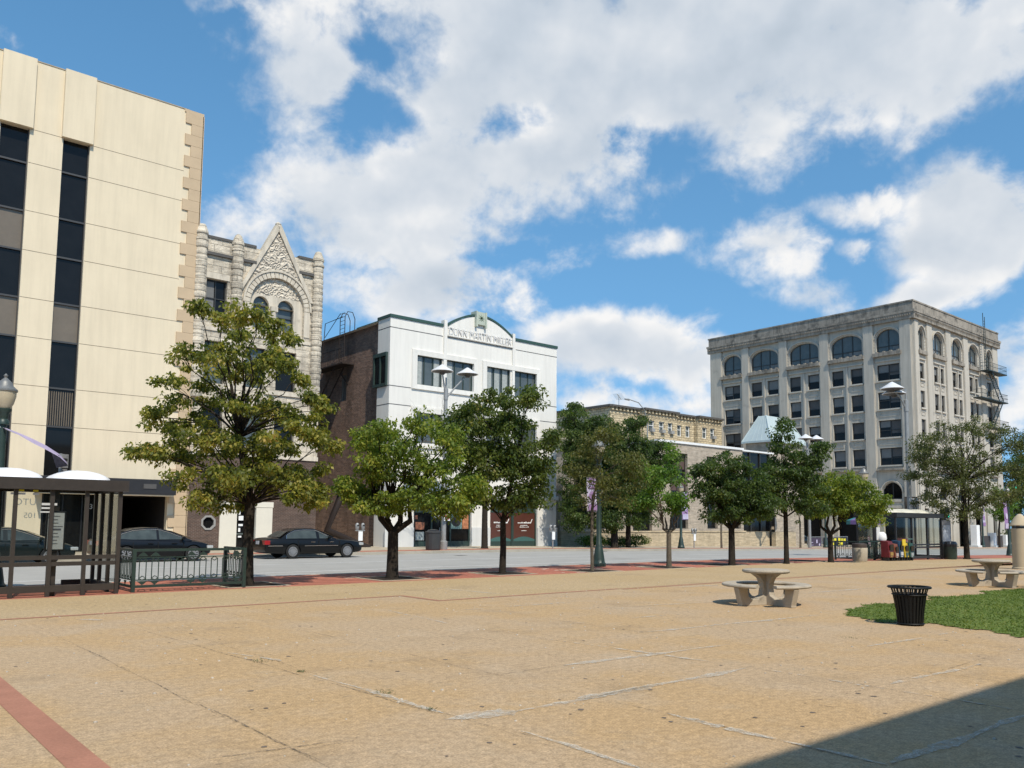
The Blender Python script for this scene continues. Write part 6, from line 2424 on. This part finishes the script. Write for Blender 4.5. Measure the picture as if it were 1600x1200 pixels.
tree('young_tree', 'thin young tree before the brick pier at the low building end', 'tree', (71.8, 42.5, gz(71)), 2.4, .09, [(1252, 805, 12, 14), (1246, 795, 10, 10)], 40, L_mid, .2, .9, .5, group=FG, seed=19, bark=M_bark2)
tree('young_tree', 'small bright green tree between the white pillars', 'tree', (122.6, 43.2, gz(122)), 2.2, .14, [(1565, 785, 18, 16), (1560, 805, 20, 18), (1575, 805, 16, 16), (1566, 768, 12, 12)], 60, L_bri, .3, 1., .8, group=FG, seed=20)
tree('large_tree', 'far dark tree closing the street at the right edge', 'tree', (150, 50, gz(150)), 3., .3, [(1590, 760, 24, 40), (1605, 730, 26, 40), (1620, 790, 30, 40), (1580, 800, 16, 20)], 60, L_dark, .4, 1., 1.2, group=FG, seed=21)
for i, (x, y) in enumerate(((175, 30), (190, 46), (205, 18), (185, 5))):
    o = tree('large_tree', ['dark tree far down the street behind the right edge', 'second dark tree far down the street beyond the pillars', 'third dark tree far down the street past the lamp', 'dark tree far off to the right of the street'][i], 'tree', (x, y, gz(x)), 3., .35, [(pxy[0]+a, pxy[1]+b_, 26, 22) for pxy in [(lambda d: (800+FPX*(d.dot(_rt))/d.dot(_fw), CYP+FPX*d.dot(_dn)/d.dot(_fw)))(Vector((x, y, 7))-EYE)] for a, b_ in ((-22, 0), (20, 4), (0, -22), (0, 20))], 40, L_dark, .6, .8, 1.6, group=FG, seed=30+i)
# a tree right of the picture shades the lawn
def topx(p):
    d = Vector(p)-EYE
    return 800+FPX*d.dot(_rt)/d.dot(_fw), CYP+FPX*d.dot(_dn)/d.dot(_fw)


tree('lawn_tree', 'tree on the lawn just beyond the right edge of the view', 'tree', (24.8, 4.6, 0), 2.4, .16, [(*topx((24.8+a, 4.4+c, z)), 66, 56) for a, c, z in ((0, 0, 4.2), (1.2, -.6, 4.6), (-.6, -.5, 5.), (.4, -.4, 5.8))], 40, L_mid, .16, .6, .5, seed=40)
# shrubs


def shrub(label, x, y, w_, h, m, n, size, seed):
    t = thing('shrub', label, 'shrub', (x, y, gz(x)), 'low shrubs')
    rs = np.random.default_rng(seed)
    q = rs.normal(size=(n, 3))
    q /= np.linalg.norm(q, axis=1)[:, None]
    q *= (rs.uniform(.2, 1, n)**.4)[:, None]*(1+.25*np.sin(q[:, :1]*7+seed))
    P_ = np.array([x, y, gz(x)+h*.5])+q*np.array([w_/2, w_*.4, h*.5])
    d = rs.normal(size=(n, 3))+np.array([0, 0, .4])
    d /= np.linalg.norm(d, axis=1)[:, None]
    s = np.cross(d, rs.normal(size=(n, 3)))
    s /= np.linalg.norm(s, axis=1)[:, None]
    V = np.stack([P_-d*size*.5, P_+s*size*.28, P_+d*size*.5, P_-s*size*.28], 1)
    rawmesh('foliage', V, 4, m, t)
    b = MB()
    for k in range(5):
        b.tube([(x, y, gz(x)), (x+random.uniform(-.4, .4)*w_*.6, y+random.uniform(-.2, .2)*w_, gz(x)+h*.6)], [.03, .012], 5)
    b.build('stem', M_bark2, t)


for i, (x, y, w_, h, m) in enumerate(((47.0, 45.6, 2.6, .9, L_bri), (49.6, 45.4, 2.4, .8, L_dark), (52.4, 46, 2.6, 1., L_mid))):
    shrub(['bright low shrub at the foot of the brick wall', 'dark low shrub between two others by the brick wall', 'shrub under the purple banner by the brick wall'][i], x, y, w_, h, m, 1500, .14, 50+i)
shrub('round dark shrub beyond the last white pillar', 132, 44, 5.0, 2.6, L_dark, 2500, .3, 60)
# tree pits
M_mulch = mat('dark_mulch', (.035, .027, .022), .95, 0, .1, .4, 6, .4, 40, .6, 40)
M_pit = mat('pale_pit_border', (.40, .34, .25), .9, 0, .2, .15, 2)
for i, (x, y) in enumerate(((8.98, 21.35), (13.45, 21.35), (17.8, 21.45), (21.5, 20.95), (25.65, 21.0), (29.2, 21.05), (32.8, 21.1), (36.1, 21.1))):
    b = MB()
    b.box(x-.72, x+.72, y-.72, y+.72, -.02, .006)
    b.build('tree_pit', M_mulch, kind='structure')
    b = MB()
    for (a, c, e, f_) in ((-.84, .84, -.84, -.722), (-.84, .84, .722, .84), (-.84, -.722, -.72, .72), (.722, .84, -.72, .72)):
        b.box(x+a, x+c, y+e, y+f_, -.02, .012)
    b.build('tree_pit_border', M_pit, kind='structure')
# worn white flakes on the red paving
b = MB()
for k in range(46):
    x, y = random.uniform(8, 38), random.uniform(20.4, 23.6)
    b.box(x, x+random.uniform(.1, .4), y, y+random.uniform(.05, .14), 0, .005)
b.build('worn_paver', mat('pale_worn_paver', (.50, .42, .34), .9), kind='structure')
# drain and manhole covers
b = MB()
for (x, y, w_, h) in ((40.5, 39.2, 1.3, .4), (27.2, 36.5, .6, .5)):
    b.box(x, x+w_, y, y+h, gz(x)-.15, gz(x)-.134)
b.build('drain_cover', M_frame, kind='structure')

print('leaves', NLEAF)
